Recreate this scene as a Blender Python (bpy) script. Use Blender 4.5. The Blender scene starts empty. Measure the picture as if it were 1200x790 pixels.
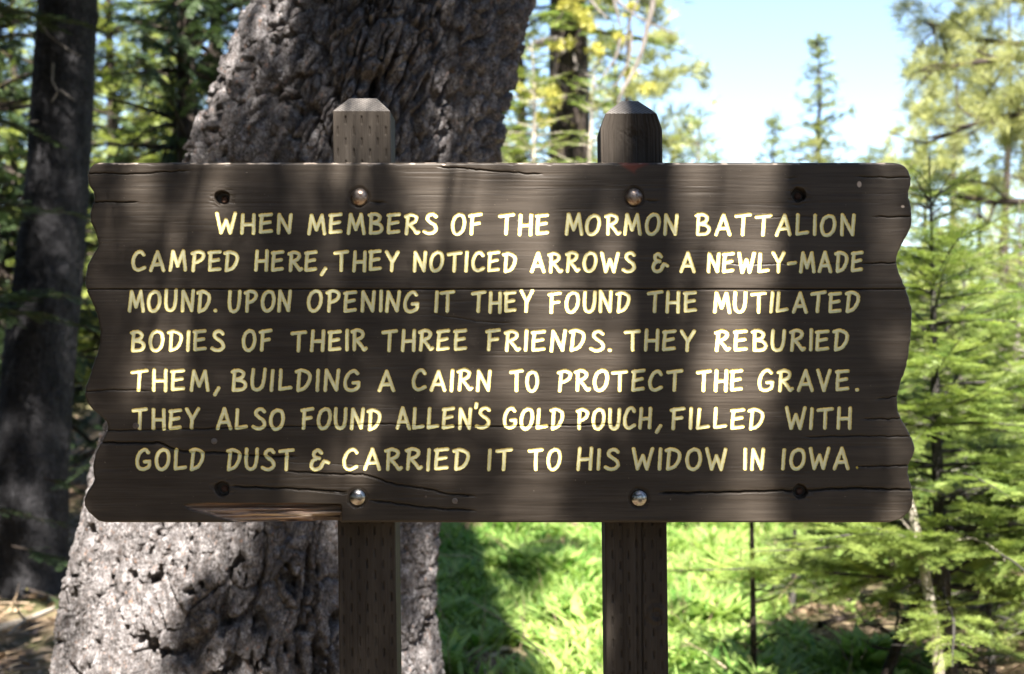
import bpy, bmesh, math, random
import numpy as np
from mathutils import Vector

# ------------------------------------------------------------------ camera, sky, sun, exposure
scn = bpy.context.scene
COL = scn.collection
FPX, D0, CZ = 1733.0, 2.2, 1.45          # focal length in photo pixels, camera-board distance, eye height
cam_d = bpy.data.cameras.new('camera')
cam = bpy.data.objects.new('camera', cam_d); COL.objects.link(cam)
cam.location = (0, -D0, CZ); cam.rotation_euler = (math.radians(90), 0, 0)
cam_d.sensor_width = 36; cam_d.lens = 36 * FPX / 1200
cam_d.clip_start = 0.05; cam_d.clip_end = 2000
cam_d.dof.use_dof = True; cam_d.dof.focus_distance = D0; cam_d.dof.aperture_fstop = 6.2
scn.camera = cam

SUN_EL, SUN_AZ = math.radians(49), math.radians(-6)     # behind the camera, slightly left
SD = np.array([-math.sin(SUN_AZ) * math.cos(SUN_EL), -math.cos(SUN_AZ) * math.cos(SUN_EL), math.sin(SUN_EL)])
w = bpy.data.worlds.new('World'); scn.world = w; w.use_nodes = True
nt = w.node_tree
sky = nt.nodes.new('ShaderNodeTexSky'); sky.sky_type = 'NISHITA'; sky.sun_disc = False
sky.sun_elevation = SUN_EL; sky.sun_rotation = math.radians(180 - 6)
sky.air_density = 1.0; sky.dust_density = 0.9; sky.altitude = 1800
bg = nt.nodes['Background']; bg.inputs[1].default_value = 0.050
nt.links.new(sky.outputs[0], bg.inputs[0])
sl = bpy.data.lights.new('sun', 'SUN'); sl.energy = 5.0; sl.angle = math.radians(0.53); sl.color = (1, 0.95, 0.87)
so = bpy.data.objects.new('sun', sl); COL.objects.link(so)
so.rotation_euler = Vector(SD).to_track_quat('Z', 'Y').to_euler()
scn.view_settings.view_transform = 'Standard'; scn.view_settings.look = 'None'
scn.view_settings.exposure = 2.7; scn.view_settings.gamma = 1; scn.view_settings.use_curve_mapping = False
scn.cycles.use_denoising = True
scn.cycles.max_bounces = 6; scn.cycles.transparent_max_bounces = 4
scn.cycles.diffuse_bounces = 3; scn.cycles.glossy_bounces = 2; scn.cycles.transmission_bounces = 3

def P(px, py, d):
    return np.array([(px - 600) / FPX * d, d - D0, CZ + (395 - py) / FPX * d])

# ------------------------------------------------------------------ noise
_tab = np.random.RandomState(7).rand(65536)
def _h(i, j, s):
    return _tab[(i * 7919 + j * 104729 + s * 15731 + (i * j & 1023) * 31) & 65535]
def noise(x, y, s=0):                      # value noise, -1..1
    xi = np.floor(x).astype(np.int64); yi = np.floor(y).astype(np.int64)
    fx = x - xi; fy = y - yi
    fx = fx * fx * (3 - 2 * fx); fy = fy * fy * (3 - 2 * fy)
    a = _h(xi, yi, s); b = _h(xi + 1, yi, s); c = _h(xi, yi + 1, s); d = _h(xi + 1, yi + 1, s)
    return 2 * ((a * (1 - fx) + b * fx) * (1 - fy) + (c * (1 - fx) + d * fx) * fy) - 1
def fbm(x, y, s=0, o=4):
    r = 0; a = 0.5
    for k in range(o):
        r = r + a * noise(x, y, s + k * 13); x = x * 2.03 + 5.1; y = y * 2.03 + 9.7; a *= 0.5
    return r
def worley(x, y, s=0):
    xi = np.floor(x).astype(np.int64); yi = np.floor(y).astype(np.int64)
    f1 = np.full(x.shape, 9.0); f2 = np.full(x.shape, 9.0); cid = np.zeros(x.shape)
    for dx in (-1, 0, 1):
        for dy in (-1, 0, 1):
            i = xi + dx; j = yi + dy
            d = np.hypot(i + 0.1 + 0.8 * _h(i, j, s) - x, j + 0.1 + 0.8 * _h(i, j, s + 1) - y)
            cid = np.where(d < f1, _h(i, j, s + 2), cid)
            f2 = np.where(d < f1, f1, np.minimum(f2, d)); f1 = np.minimum(f1, d)
    return f1, f2, cid
def worley_t(x, y, s=0):                   # edge gap and a tilted plane per cell
    xi = np.floor(x).astype(np.int64); yi = np.floor(y).astype(np.int64)
    f1 = np.full(x.shape, 9.0); f2 = f1.copy(); til = np.zeros(x.shape); cid = np.zeros(x.shape)
    for dx in (-1, 0, 1):
        for dy in (-1, 0, 1):
            i = xi + dx; j = yi + dy; ox = i + 0.1 + 0.8 * _h(i, j, s) - x; oy = j + 0.1 + 0.8 * _h(i, j, s + 1) - y
            d = np.maximum(np.hypot(ox, oy), .9 * np.abs(ox) + .5 * np.abs(oy)); m = d < f1
            til = np.where(m, ox * (2 * _h(i, j, s + 3) - 1) + oy * (2 * _h(i, j, s + 4) - 1), til); cid = np.where(m, _h(i, j, s + 2), cid)
            f2 = np.where(m, f1, np.minimum(f2, d)); f1 = np.minimum(f1, d)
    return f2 - f1, cid, til
def sstep(a, b, x):
    t = np.clip((x - a) / (b - a), 0, 1); return t * t * (3 - 2 * t)

def gh(x, y):                              # ground height
    x = np.asarray(x, float); y = np.asarray(y, float)
    r = np.maximum(0, y - 4.0)
    z = 0.045 * r * r / (r + 2.5)
    z = np.minimum(z, 3.2 + 0.004 * r)
    near = np.exp(-((x) ** 2 + (y - 0.5) ** 2) / 8.0)
    return z + (1 - near) * (0.10 * fbm(x * 0.35, y * 0.35, 91, 3) + 0.03 * fbm(x * 1.7, y * 1.7, 92, 2)) - 0.0

# ------------------------------------------------------------------ mesh helpers
def mesh_obj(name, V, F, mat, parent=None, smooth=False, attrs=None, mats=None, midx=None):
    V = np.asarray(V, dtype=np.float64).reshape(-1, 3)
    off = np.array(parent_world(parent)) if parent is not None else np.zeros(3)
    me = bpy.data.meshes.new(name)
    if not isinstance(F, (list, tuple)): F = [F]
    F = [np.asarray(f, dtype=np.int32) for f in F if len(f)]
    idx = np.concatenate([f.ravel() for f in F]); tot = np.concatenate([np.full(len(f), f.shape[1]) for f in F])
    me.vertices.add(len(V)); me.vertices.foreach_set('co', (V - off).astype(np.float32).ravel())
    me.loops.add(len(idx)); me.loops.foreach_set('vertex_index', idx)
    me.polygons.add(len(tot))
    me.polygons.foreach_set('loop_start', np.concatenate([[0], np.cumsum(tot)[:-1]]).astype(np.int32))
    me.polygons.foreach_set('loop_total', tot.astype(np.int32))
    me.polygons.foreach_set('use_smooth', np.full(len(tot), smooth))
    for m in (mats or [mat]): me.materials.append(m)
    if midx is not None: me.polygons.foreach_set('material_index', np.asarray(midx, np.int32))
    for k, a in (attrs or {}).items():
        a = np.asarray(a, np.float32)
        if a.ndim == 1:
            at = me.attributes.new(k, 'FLOAT', 'POINT'); at.data.foreach_set('value', a)
        else:
            at = me.attributes.new(k, 'FLOAT_COLOR', 'POINT')
            at.data.foreach_set('color', np.concatenate([a, np.ones((len(a), 1), np.float32)], 1).ravel())
    me.update(calc_edges=True); me.validate()
    o = bpy.data.objects.new(name, me); COL.objects.link(o)
    if parent is not None: o.parent = parent
    return o
def parent_world(p):
    v = Vector((0, 0, 0))
    while p is not None: v += p.location; p = p.parent
    return v
def tag(o, label=None, cat=None, group=None, kind=None):
    for k, v in (('label', label), ('category', cat), ('group', group), ('kind', kind)):
        if v: o[k] = v
    return o
def thing(name, loc, label, cat, group=None):
    o = bpy.data.objects.new(name, None); COL.objects.link(o); o.location = [float(a) for a in loc]
    o.empty_display_size = 0.1
    return tag(o, label, cat, group)

class Geo:                                 # collects arrays into one mesh
    def __init__(s): s.V = []; s.F = {3: [], 4: []}; s.n = 0; s.A = []
    def add(s, V, F, a=None):
        V = np.asarray(V, float).reshape(-1, 3); F = np.asarray(F, np.int64)
        if len(F): s.F[F.shape[1]].append(F + s.n)
        s.V.append(V); s.n += len(V)
        s.A.append(np.full(len(V), 0.5) if a is None else np.broadcast_to(np.asarray(a, float), (len(V),)))
    def build(s, name, mat, parent=None, smooth=False):
        F = [np.concatenate(f) for f in s.F.values() if f]
        return mesh_obj(name, np.concatenate(s.V), F, mat, parent, smooth, {'tone': np.concatenate(s.A)})

def tube(g, pts, rad, n=6, a=None, cap=True):
    pts = np.asarray(pts, float); m = len(pts); rad = np.broadcast_to(np.asarray(rad, float), (m,))
    t = np.gradient(pts, axis=0); t /= np.linalg.norm(t, axis=1)[:, None] + 1e-9
    ref = np.where(np.abs(t[:, 2:3]) > 0.9, np.array([[1.0, 0, 0]]), np.array([[0, 0, 1.0]]))
    if abs(t[0, 2]) > 0.6: ref[:] = (1.0, 0.0, 0)
    else: ref[:] = (0, 0, 1.0)
    u = np.cross(ref, t); u /= np.linalg.norm(u, axis=1)[:, None] + 1e-9
    v = np.cross(t, u)
    th = np.arange(n) * 2 * math.pi / n
    R = pts[:, None] + rad[:, None, None] * (np.cos(th)[None, :, None] * u[:, None] + np.sin(th)[None, :, None] * v[:, None])
    i = np.arange(m - 1)[:, None] * n; j = np.arange(n)[None]
    F = np.stack([i + j, i + (j + 1) % n, i + n + (j + 1) % n, i + n + j], -1).reshape(-1, 4)
    V = R.reshape(-1, 3)
    g.add(V, F, a)
    if cap:
        g.add(np.concatenate([R[-1], pts[-1:]]), np.array([[k, (k + 1) % n, n] for k in range(n)]), a)

def crooked(rng, p0, d, L, n=7, wob=0.12, droop=0.0):
    d = np.asarray(d, float); d = d / np.linalg.norm(d); pts = [np.asarray(p0, float)]
    for k in range(n):
        d = d + rng.normal(0, wob, 3) + np.array([0, 0, -droop / n]); d /= np.linalg.norm(d)
        pts.append(pts[-1] + d * L / n)
    return np.array(pts)

def instance(g, T, M, O, tone):            # copies of a template into one mesh
    V, F = T; n = len(M)
    W = np.einsum('nij,vj->nvi', M, V) + O[:, None]
    nv = len(V)
    FF = (F[None] + (np.arange(n) * nv)[:, None, None]).reshape(-1, F.shape[1])
    g.add(W.reshape(-1, 3), FF, np.repeat(tone, nv))

def frames(dirs, up):
    x = dirs / np.linalg.norm(dirs, axis=1)[:, None]
    z = up - (up * x).sum(1)[:, None] * x; z /= np.linalg.norm(z, axis=1)[:, None] + 1e-9
    y = np.cross(z, x)
    return np.stack([x, y, z], -1)

# ------------------------------------------------------------------ materials
def newmat(name):
    m = bpy.data.materials.new(name); m.use_nodes = True
    t = m.node_tree; b = t.nodes['Principled BSDF']
    return m, t, b
def N(t, typ, **kw):
    n = t.nodes.new(typ)
    for k, v in kw.items():
        if k in n.inputs.keys(): n.inputs[k].default_value = v
        else: setattr(n, k, v)
    return n
def L(t, a, b): t.links.new(a, b)
def ramp(t, fac, stops):
    r = t.nodes.new('ShaderNodeValToRGB'); e = r.color_ramp.elements
    while len(e) < len(stops): e.new(0.5)
    for k, (p, c) in enumerate(stops): e[k].position = p; e[k].color = (*c, 1)
    L(t, fac, r.inputs[0]); return r.outputs[0]
def mix(t, fac, a, b):
    n = t.nodes.new('ShaderNodeMix'); n.data_type = 'RGBA'
    for sock, v in ((n.inputs[0], fac), (n.inputs[6], a), (n.inputs[7], b)):
        if hasattr(v, 'is_linked'): L(t, v, sock)
        elif isinstance(v, (int, float)): sock.default_value = v
        else: sock.default_value = (*v, 1)
    return n.outputs[2]
def coords(t, scale=(1, 1, 1)):
    c = t.nodes.new('ShaderNodeTexCoord'); m = t.nodes.new('ShaderNodeMapping'); m.inputs['Scale'].default_value = scale
    L(t, c.outputs['Object'], m.inputs[0]); return m.outputs[0]
def ntex(t, vec, scale, detail=5, rough=0.6):
    n = N(t, 'ShaderNodeTexNoise', Scale=scale, Detail=detail, Roughness=rough); L(t, vec, n.inputs['Vector']); return n.outputs[0]
def bump(t, b, h, strength, dist=0.01):
    n = N(t, 'ShaderNodeBump', Strength=strength, Distance=dist); L(t, h, n.inputs['Height']); L(t, n.outputs[0], b.inputs['Normal'])
def attr(t, name):
    a = t.nodes.new('ShaderNodeAttribute'); a.attribute_name = name; return a

def foliage_mat(name, dark, light, transl=0.35, rough=0.5):
    m, t, b = newmat(name)
    a = attr(t, 'tone').outputs['Fac']
    c = ramp(t, a, [(0, dark), (1, light)])
    L(t, c, b.inputs['Base Color']); b.inputs['Roughness'].default_value = rough
    b.inputs['Specular IOR Level'].default_value = 0.35
    tr = t.nodes.new('ShaderNodeBsdfTranslucent')
    c2 = mix(t, 1.0, c, c)
    g = N(t, 'ShaderNodeHueSaturation', Saturation=1.1, Value=1.15); L(t, c, g.inputs['Color']); L(t, g.outputs[0], tr.inputs[0])
    ms = t.nodes.new('ShaderNodeMixShader'); ms.inputs[0].default_value = transl
    L(t, b.outputs[0], ms.inputs[1]); L(t, tr.outputs[0], ms.inputs[2])
    L(t, ms.outputs[0], t.nodes['Material Output'].inputs[0])
    return m

def wood_paint_mat():
    m, t, b = newmat('brown stained wood')
    v = coords(t, (3, 30, 55))
    n1 = ntex(t, v, 1.0, 6, 0.65)
    v2 = coords(t, (10, 60, 380)); n2 = ntex(t, v2, 1.0, 4, 0.6)
    v3 = coords(t, (1, 1, 1)); n3 = ntex(t, v3, 5.5, 4, 0.6)
    c = ramp(t, n1, [(0.25, (0.0270, 0.0200, 0.0142)), (0.5, (0.0400, 0.0310, 0.0235)), (0.75, (0.060, 0.0480, 0.0375))])
    c = mix(t, ramp(t, n2, [(0.42, (0, 0, 0)), (0.72, (0.75, 0.75, 0.75))]), c, (0.019, 0.014, 0.010))
    c = mix(t, ramp(t, n3, [(0.45, (0, 0, 0)), (0.8, (0.5, 0.5, 0.5))]), c, (0.067, 0.0540, 0.0425))
    sep = t.nodes.new('ShaderNodeSeparateColor'); L(t, attr(t, 'wear').outputs['Color'], sep.inputs[0])
    v4 = coords(t, (4, 20, 260)); n4 = ntex(t, v4, 1.0, 5, 0.65)
    bare = ramp(t, n4, [(0.33, (0.10, 0.045, 0.022)), (0.47, (0.26, 0.17, 0.12)), (0.64, (0.52, 0.40, 0.30))])
    c = mix(t, sep.outputs[0], c, bare)
    c = mix(t, sep.outputs[1], c, (0.13, 0.035, 0.022))
    c = mix(t, sep.outputs[2], c, (0.42, 0.34, 0.28))
    L(t, c, b.inputs['Base Color'])
    L(t, ramp(t, n1, [(0.3, (0.42,) * 3), (0.8, (0.62,) * 3)]), b.inputs['Roughness'])
    b.inputs['Specular IOR Level'].default_value = 0.22
    mx = N(t, 'ShaderNodeMath', operation='ADD'); L(t, n2, mx.inputs[0]); L(t, n1, mx.inputs[1])
    bump(t, b, mx.outputs[0], 0.22, 0.001)
    return m
def letter_mat():
    m, t, b = newmat('cream letter paint')
    v = coords(t, (1, 1, 1)); n = ntex(t, v, 90, 4, 0.6)
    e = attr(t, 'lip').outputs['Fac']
    c = ramp(t, e, [(0.0, (0.86, 0.83, 0.56)), (0.5, (0.85, 0.80, 0.47)), (0.84, (0.78, 0.66, 0.20)), (1.0, (0.50, 0.38, 0.07))])  # yellow-brown towards the lip, putting groove wall shade into the colour
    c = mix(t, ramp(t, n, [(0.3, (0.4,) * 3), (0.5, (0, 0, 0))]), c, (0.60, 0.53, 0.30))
    L(t, c, b.inputs['Base Color']); b.inputs['Roughness'].default_value = 0.65; b.inputs['Specular IOR Level'].default_value = 0.2; bump(t, b, n, 0.3, 0.001)
    return m
def post_mat():
    m, t, b = newmat('brown stained post')
    n1 = ntex(t, coords(t, (45, 45, 3)), 1.0, 6, 0.65); n2 = ntex(t, coords(t, (280, 280, 8)), 1.0, 4, 0.6)
    c = ramp(t, n1, [(0.25, (0.021, 0.0165, 0.0128)), (0.5, (0.037, 0.030, 0.0242)), (0.8, (0.062, 0.052, 0.043))])
    c = mix(t, ramp(t, n2, [(0.5, (0, 0, 0)), (0.8, (0.5,) * 3)]), c, (0.020, 0.016, 0.013))
    L(t, c, b.inputs['Base Color']); b.inputs['Roughness'].default_value = 0.8
    b.inputs['Specular IOR Level'].default_value = 0.15
    bump(t, b, n2, 0.3, 0.001); return m
def saw_mat():
    m, t, b = newmat('sawn post end')
    v = coords(t, (1, 1, 1))
    wv = N(t, 'ShaderNodeTexWave', Scale=95.0, Distortion=1.5, Detail=1.0); wv.bands_direction = 'DIAGONAL'; L(t, v, wv.inputs['Vector'])
    n = ntex(t, v, 60, 4)
    c = ramp(t, n, [(0.3, (0.07, 0.062, 0.056)), (0.7, (0.15, 0.134, 0.122))])
    c = mix(t, ramp(t, wv.outputs['Fac'], [(0.2, (0.6,) * 3), (0.6, (0, 0, 0))]), c, (0.045, 0.037, 0.032))
    L(t, c, b.inputs['Base Color']); b.inputs['Roughness'].default_value = 0.5
    bump(t, b, wv.outputs['Fac'], 0.6, 0.002); return m
def metal_mat(name, col, rough, metallic=1.0, rust=0.0):
    m, t, b = newmat(name)
    n = ntex(t, coords(t), 120, 5)
    c = mix(t, ramp(t, n, [(0.45, (0, 0, 0)), (0.62, (rust,) * 3)]), col, (0.10, 0.055, 0.035))
    L(t, c, b.inputs['Base Color']); b.inputs['Metallic'].default_value = metallic; b.inputs['Roughness'].default_value = rough
    bump(t, b, n, 0.12, 0.001); return m
def bark_mat(name, cols, sc, bstr=0.5, rusty=None, bd=0.006, zs=0.6):
    m, t, b = newmat(name)
    v = coords(t, (1, 1, zs))
    n1 = ntex(t, v, sc, 6, 0.65); n2 = ntex(t, v, sc * 7, 5, 0.7); n3 = ntex(t, v, sc * 2.1, 4, 0.6)
    c = ramp(t, n1, [(0.3, cols[0]), (0.5, cols[1]), (0.7, cols[2])])
    c = mix(t, ramp(t, n2, [(0.46, (0, 0, 0)), (0.60, (0.85,) * 3)]), c, tuple(0.40 * a for a in cols[0]))
    c = mix(t, ramp(t, n2, [(0.3, (0.7,) * 3), (0.42, (0, 0, 0))]), c, tuple(min(1, 1.25 * a) for a in cols[2]))
    if rusty:
        c = mix(t, ramp(t, n3, [(0.36, (0.7,) * 3), (0.47, (0, 0, 0))]), c, (0.085, 0.066, 0.058))
        c = mix(t, ramp(t, n3, [(0.60, (0, 0, 0)), (0.72, (0.8,) * 3)]), c, rusty)
    L(t, c, b.inputs['Base Color']); b.inputs['Roughness'].default_value = 0.85
    b.inputs['Specular IOR Level'].default_value = 0.2
    bump(t, b, n2, bstr, bd); return m
def ground_mat():
    m, t, b = newmat('forest floor')
    v = coords(t, (1, 1, 1))
    n1 = ntex(t, v, 1.3, 5); n2 = ntex(t, v, 14, 6, 0.7); n3 = ntex(t, v, 70, 4, 0.7)
    c = ramp(t, n2, [(0.3, (0.055, 0.036, 0.024)), (0.5, (0.13, 0.090, 0.062)), (0.7, (0.26, 0.185, 0.135))])
    c = mix(t, ramp(t, n1, [(0.45, (0, 0, 0)), (0.62, (0.55,) * 3)]), c, (0.06, 0.095, 0.025))
    c = mix(t, ramp(t, n3, [(0.55, (0, 0, 0)), (0.7, (0.5,) * 3)]), c, (0.34, 0.26, 0.20))
    L(t, c, b.inputs['Base Color']); b.inputs['Roughness'].default_value = 0.95
    b.inputs['Specular IOR Level'].default_value = 0.1
    bump(t, b, n2, 0.8, 0.03); return m

M_BOARD = wood_paint_mat(); M_LETTER = letter_mat(); M_POST = post_mat(); M_SAW = saw_mat()
M_BOLT_OLD = metal_mat('weathered bolt', (0.34, 0.27, 0.22), 0.38, 0.9, 0.9)
M_BOLT = metal_mat('shiny bolt', (0.40, 0.385, 0.36), 0.27, 1.0, 0.6)
M_RUST = metal_mat('rusty metal', (0.12, 0.06, 0.04), 0.7, 0.4, 0.8)
M_NAIL = metal_mat('grey nail', (0.14, 0.13, 0.125), 0.5, 0.6, 0.5)
M_BARK = bark_mat('plated pine bark', [(0.085, 0.074, 0.073), (0.215, 0.198, 0.197), (0.48, 0.452, 0.455)], 34, 1.0, (0.34, 0.20, 0.135), 0.012)
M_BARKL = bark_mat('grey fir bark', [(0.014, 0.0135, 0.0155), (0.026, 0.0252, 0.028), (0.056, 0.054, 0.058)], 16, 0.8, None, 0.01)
M_BARKD = bark_mat('dark bark', [(0.022, 0.016, 0.013), (0.036, 0.027, 0.022), (0.066, 0.052, 0.042)], 12, 0.9, (0.22, 0.2, 0.04), 0.02)
M_STEM = bark_mat('sapling bark', [(0.10, 0.085, 0.075), (0.16, 0.14, 0.125), (0.26, 0.235, 0.21)], 40, 0.6, None, 0.003)
M_STEMD = bark_mat('dark sapling bark', [(0.028, 0.025, 0.023), (0.05, 0.045, 0.041), (0.10, 0.092, 0.085)], 40, 0.6, None, 0.003)
M_DEAD = bark_mat('bleached dead wood', [(0.20, 0.17, 0.14), (0.32, 0.28, 0.235), (0.42, 0.38, 0.32)], 30, 0.5, None, 0.003)
M_PALE = bark_mat('pale bark', [(0.28, 0.24, 0.19), (0.40, 0.35, 0.29), (0.5, 0.45, 0.38)], 22, 0.5, None, 0.004)
M_GROUND = ground_mat()
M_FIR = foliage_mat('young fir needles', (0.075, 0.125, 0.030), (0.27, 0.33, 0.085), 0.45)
M_FIRD = foliage_mat('dark fir needles', (0.020, 0.038, 0.016), (0.055, 0.085, 0.028), 0.25)  # darker needle copy, shade put into its colour
M_FIRY = foliage_mat('sunlit fir needles', (0.10, 0.14, 0.03), (0.27, 0.30, 0.08), 0.42)  # paler needle copy, sunlight put into its colour
M_PINE = foliage_mat('pine needles', (0.14, 0.16, 0.05), (0.36, 0.37, 0.14), 0.45)
M_LICHEN = foliage_mat('wolf lichen', (0.20, 0.20, 0.035), (0.40, 0.37, 0.08), 0.3)
M_GRASS = foliage_mat('meadow leaves', (0.065, 0.17, 0.026), (0.37, 0.47, 0.14), 0.42)
M_STRAW = foliage_mat('dry litter', (0.13, 0.085, 0.05), (0.36, 0.27, 0.18), 0.1)

# ------------------------------------------------------------------ ground
def axis(lo, hi, near0, near1, fine, k=1.12):
    a = list(np.arange(near0, near1 + 1e-6, fine)); s = fine
    while a[-1] < hi: s *= k; a.append(a[-1] + s)
    s = fine; b = []
    x = near0
    while x > lo: s *= k; x -= s; b.append(x)
    return np.array(b[::-1] + a)
gx = axis(-400, 400, -5, 7, 0.07); gy = axis(-60, 900, 2.0, 12, 0.07)
GX, GY = np.meshgrid(gx, gy)
GZ = gh(GX, GY) + 0.012 * fbm(GX * 7, GY * 7, 93, 3)
nx, ny = len(gx), len(gy)
ii = (np.arange(ny - 1)[:, None] * nx + np.arange(nx - 1)[None]).ravel()
tag(mesh_obj('ground', np.stack([GX, GY, GZ], -1).reshape(-1, 3), np.stack([ii, ii + 1, ii + nx + 1, ii + nx], -1), M_GROUND, smooth=True), kind='structure')

# ------------------------------------------------------------------ the sign
GLY = {
 'A': (.70, [[(0, 0), (.37, 1)], [(.37, 1), (.68, 0)], [(.12, .30), (.58, .33)]]),
 'B': (.62, [[(.08, 1), (.02, 0)], ['c', (-.03, .93), (.28, 1), (.50, .86), (.42, .64), (.08, .53)], ['c', (.08, .53), (.46, .46), (.60, .26), (.46, .05), (.02, .0)]]),
 'C': (.62, [['c', (.60, .84), (.46, 1), (.22, .90), (.03, .52), (.06, .14), (.28, 0), (.60, .14)]]),
 'D': (.66, [[(.12, .96), (.04, .0)], ['c', (-.03, .93), (.24, 1), (.58, .84), (.60, .52), (.38, .14), (.04, .0)]]),
 'E': (.56, [['c', (.07, .97), (.02, .5), (.0, .04)], [(-.02, .94), (.54, 1)], [(.04, .50), (.46, .58)], [(0, .03), (.52, .09)]]),
 'F': (.58, [[(.12, .95), (.06, 0)], [(-.02, .91), (.58, 1)], [(.10, .48), (.48, .54)]]),
 'G': (.68, [['c', (.60, .86), (.44, 1), (.18, .86), (.01, .46), (.08, .08), (.36, 0), (.62, .14), (.66, .40)], [(.66, .40), (.40, .38)]]),
 'H': (.62, [[(.06, 1), (.0, 0)], [(.62, 1), (.58, 0)], [(.03, .46), (.60, .49)]]),
 'I': (.04, [[(.05, 1), (.0, 0)]]),
 'L': (.52, [['c', (.06, 1), (.03, .5), (.0, .05)], [(0, .04), (.52, .12)]]),
 'M': (.80, [[(0, 0), (.12, 1)], [(.12, 1), (.38, .22)], [(.38, .22), (.66, 1)], [(.66, 1), (.80, 0)]]),
 'N': (.62, [[(0, 0), (.06, 1)], [(.06, 1), (.54, .02)], [(.54, .02), (.64, 1)]]),
 'O': (.66, [['c', (.36, 1), (.12, .84), (.0, .45), (.09, .08), (.32, 0), (.56, .20), (.66, .58), (.58, .92), (.36, 1)]]),
 'P': (.58, [[(.10, .96), (.04, 0)], ['c', (-.03, .91), (.28, 1), (.56, .88), (.52, .64), (.30, .48), (.08, .42)]]),
 'R': (.64, [[(.10, .96), (.04, 0)], ['c', (-.03, .91), (.26, 1), (.52, .88), (.46, .64), (.10, .47)], ['c', (.20, .48), (.42, .22), (.56, .02), (.66, .08)]]),
 'S': (.60, [['c', (.58, .88), (.44, 1), (.22, .95), (.14, .75), (.30, .58), (.52, .42), (.58, .18), (.40, .02), (.18, .0), (-.02, .09)]]),
 'T': (.68, [[(-.02, .92), (.68, 1)], [(.35, .94), (.31, 0)]]),
 'U': (.60, [['c', (.04, 1), (.0, .45), (.06, .10), (.26, 0), (.46, .12), (.56, .48), (.60, 1)]]),
 'V': (.60, [[(0, 1), (.28, 0)], [(.28, 0), (.60, 1)]]),
 'W': (.92, [[(0, 1), (.20, 0)], [(.20, 0), (.46, .66)], [(.46, .66), (.66, 0)], [(.66, 0), (.92, 1)]]),
 'Y': (.62, [[(0, 1), (.32, .46)], [(.64, 1), (.30, .42)], [(.31, .46), (.28, 0)]]),
 '&': (.90, [['c', (.52, .84), (.34, .98), (.14, .86), (.16, .66), (.42, .56)], ['c', (.30, .57), (.06, .42), (.0, .16), (.20, .0), (.48, .10), (.66, .42)], ['c', (.56, .26), (.72, .40), (.90, .34)]]),
 ',': (.18, [[(.18, .12), (.02, -.20)]]),
 '.': (.02, [[(0, .02), (.02, .02)]]),
 '-': (.40, [[(0, .44), (.40, .48)]]),
}
# word, first and last photo pixel of the lettering; lines: (top y, base y) left and right
TEXT = [
 ((248.5, 274.5), (249.5, 277.5), [('WHEN', 251.8, 343), ('MEMBERS', 359.5, 513.8), ('OF', 528, 565.8), ('THE', 584.5, 644.5), ('MORMON', 661.3, 795), ('BATTALION', 815, 1002.5)]),
 ((292.5, 318.8), (294.5, 320.8), [('CAMPED', 153.8, 281.8), ('HERE', 298, 373), (',', 374.5, 382.5), ('THEY', 391, 468), ('NOTICED', 483.8, 607), ('ARROWS', 621, 745.8), ('&', 763.8, 785), ('A', 796, 816), ('NEWLY-MADE', 828, 1012.5)]),
 ((338.5, 366.3), (341, 368), [('MOUND', 150, 248), ('.', 249.5, 254.5), ('UPON', 267, 342), ('OPENING', 360.5, 492), ('IT', 508, 533.8), ('THEY', 552, 625), ('FOUND', 642.5, 739.5), ('THE', 757.5, 817.5), ('MUTILATED', 835, 1009)]),
 ((386, 412.8), (385, 412.5), [('BODIES', 152.5, 263.8), ('OF', 283, 319), ('THEIR', 340.8, 430.5), ('THREE', 447, 548), ('FRIENDS', 568.8, 709.5), ('.', 712, 717), ('THEY', 731, 815.5), ('REBURIED', 836.8, 997)]),
 ((432, 459.6), (432, 459.6), [('THEM', 153, 246), (',', 250, 258), ('BUILDING', 270.5, 423), ('A', 442, 463.8), ('CAIRN', 481.8, 575.8), ('TO', 597, 632.5), ('PROTECT', 652.5, 800.8), ('THE', 815.5, 872), ('GRAVE', 887.5, 996), ('.', 1002, 1008)]),
 ((477.5, 504.5), (476, 503.8), [('THEY', 155, 234), ('ALSO', 252.5, 334), ('FOUND', 352, 448), ('ALLEN', 462, 552.5), ('\'', 555, 560), ('S', 557.5, 576), ('GOLD', 588.8, 662.5), ('POUCH', 675.8, 764.5), (',', 766.8, 775.5), ('FILLED', 785, 896.8), ('WITH', 919.5, 999)]),
 ((525, 552.8), (524, 551.5), [('GOLD', 158.8, 241), ('DUST', 264.5, 346), ('&', 362.5, 387), ('CARRIED', 401, 551.8), ('IT', 570.8, 600), ('TO', 618.8, 658), ('HIS', 675, 726.8), ('WIDOW', 740.5, 853), ('IN', 871, 896), ('IOWA', 915.8, 996.8)]),
]
def catmull(p, n=6):
    p = np.array(p, float); q = np.vstack([2 * p[0] - p[1], p, 2 * p[-1] - p[-2]]); out = []
    for i in range(1, len(q) - 2):
        for t in np.linspace(0, 1, n, endpoint=False):
            a, b, c, d = q[i - 1], q[i], q[i + 1], q[i + 2]
            out.append(0.5 * (2 * b + (c - a) * t + (2 * a - 5 * b + 4 * c - d) * t * t + (3 * b - a - 3 * c + d) * t ** 3))
    out.append(q[-2]); return np.array(out)
S = D0 / FPX                                # metres per photo pixel on the board's face
RST = 2.32                                  # half stroke width in photo pixels
rngT = np.random.RandomState(5)
segs = []                                   # x0,y0,x1,y1 (photo px on board), line
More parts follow.
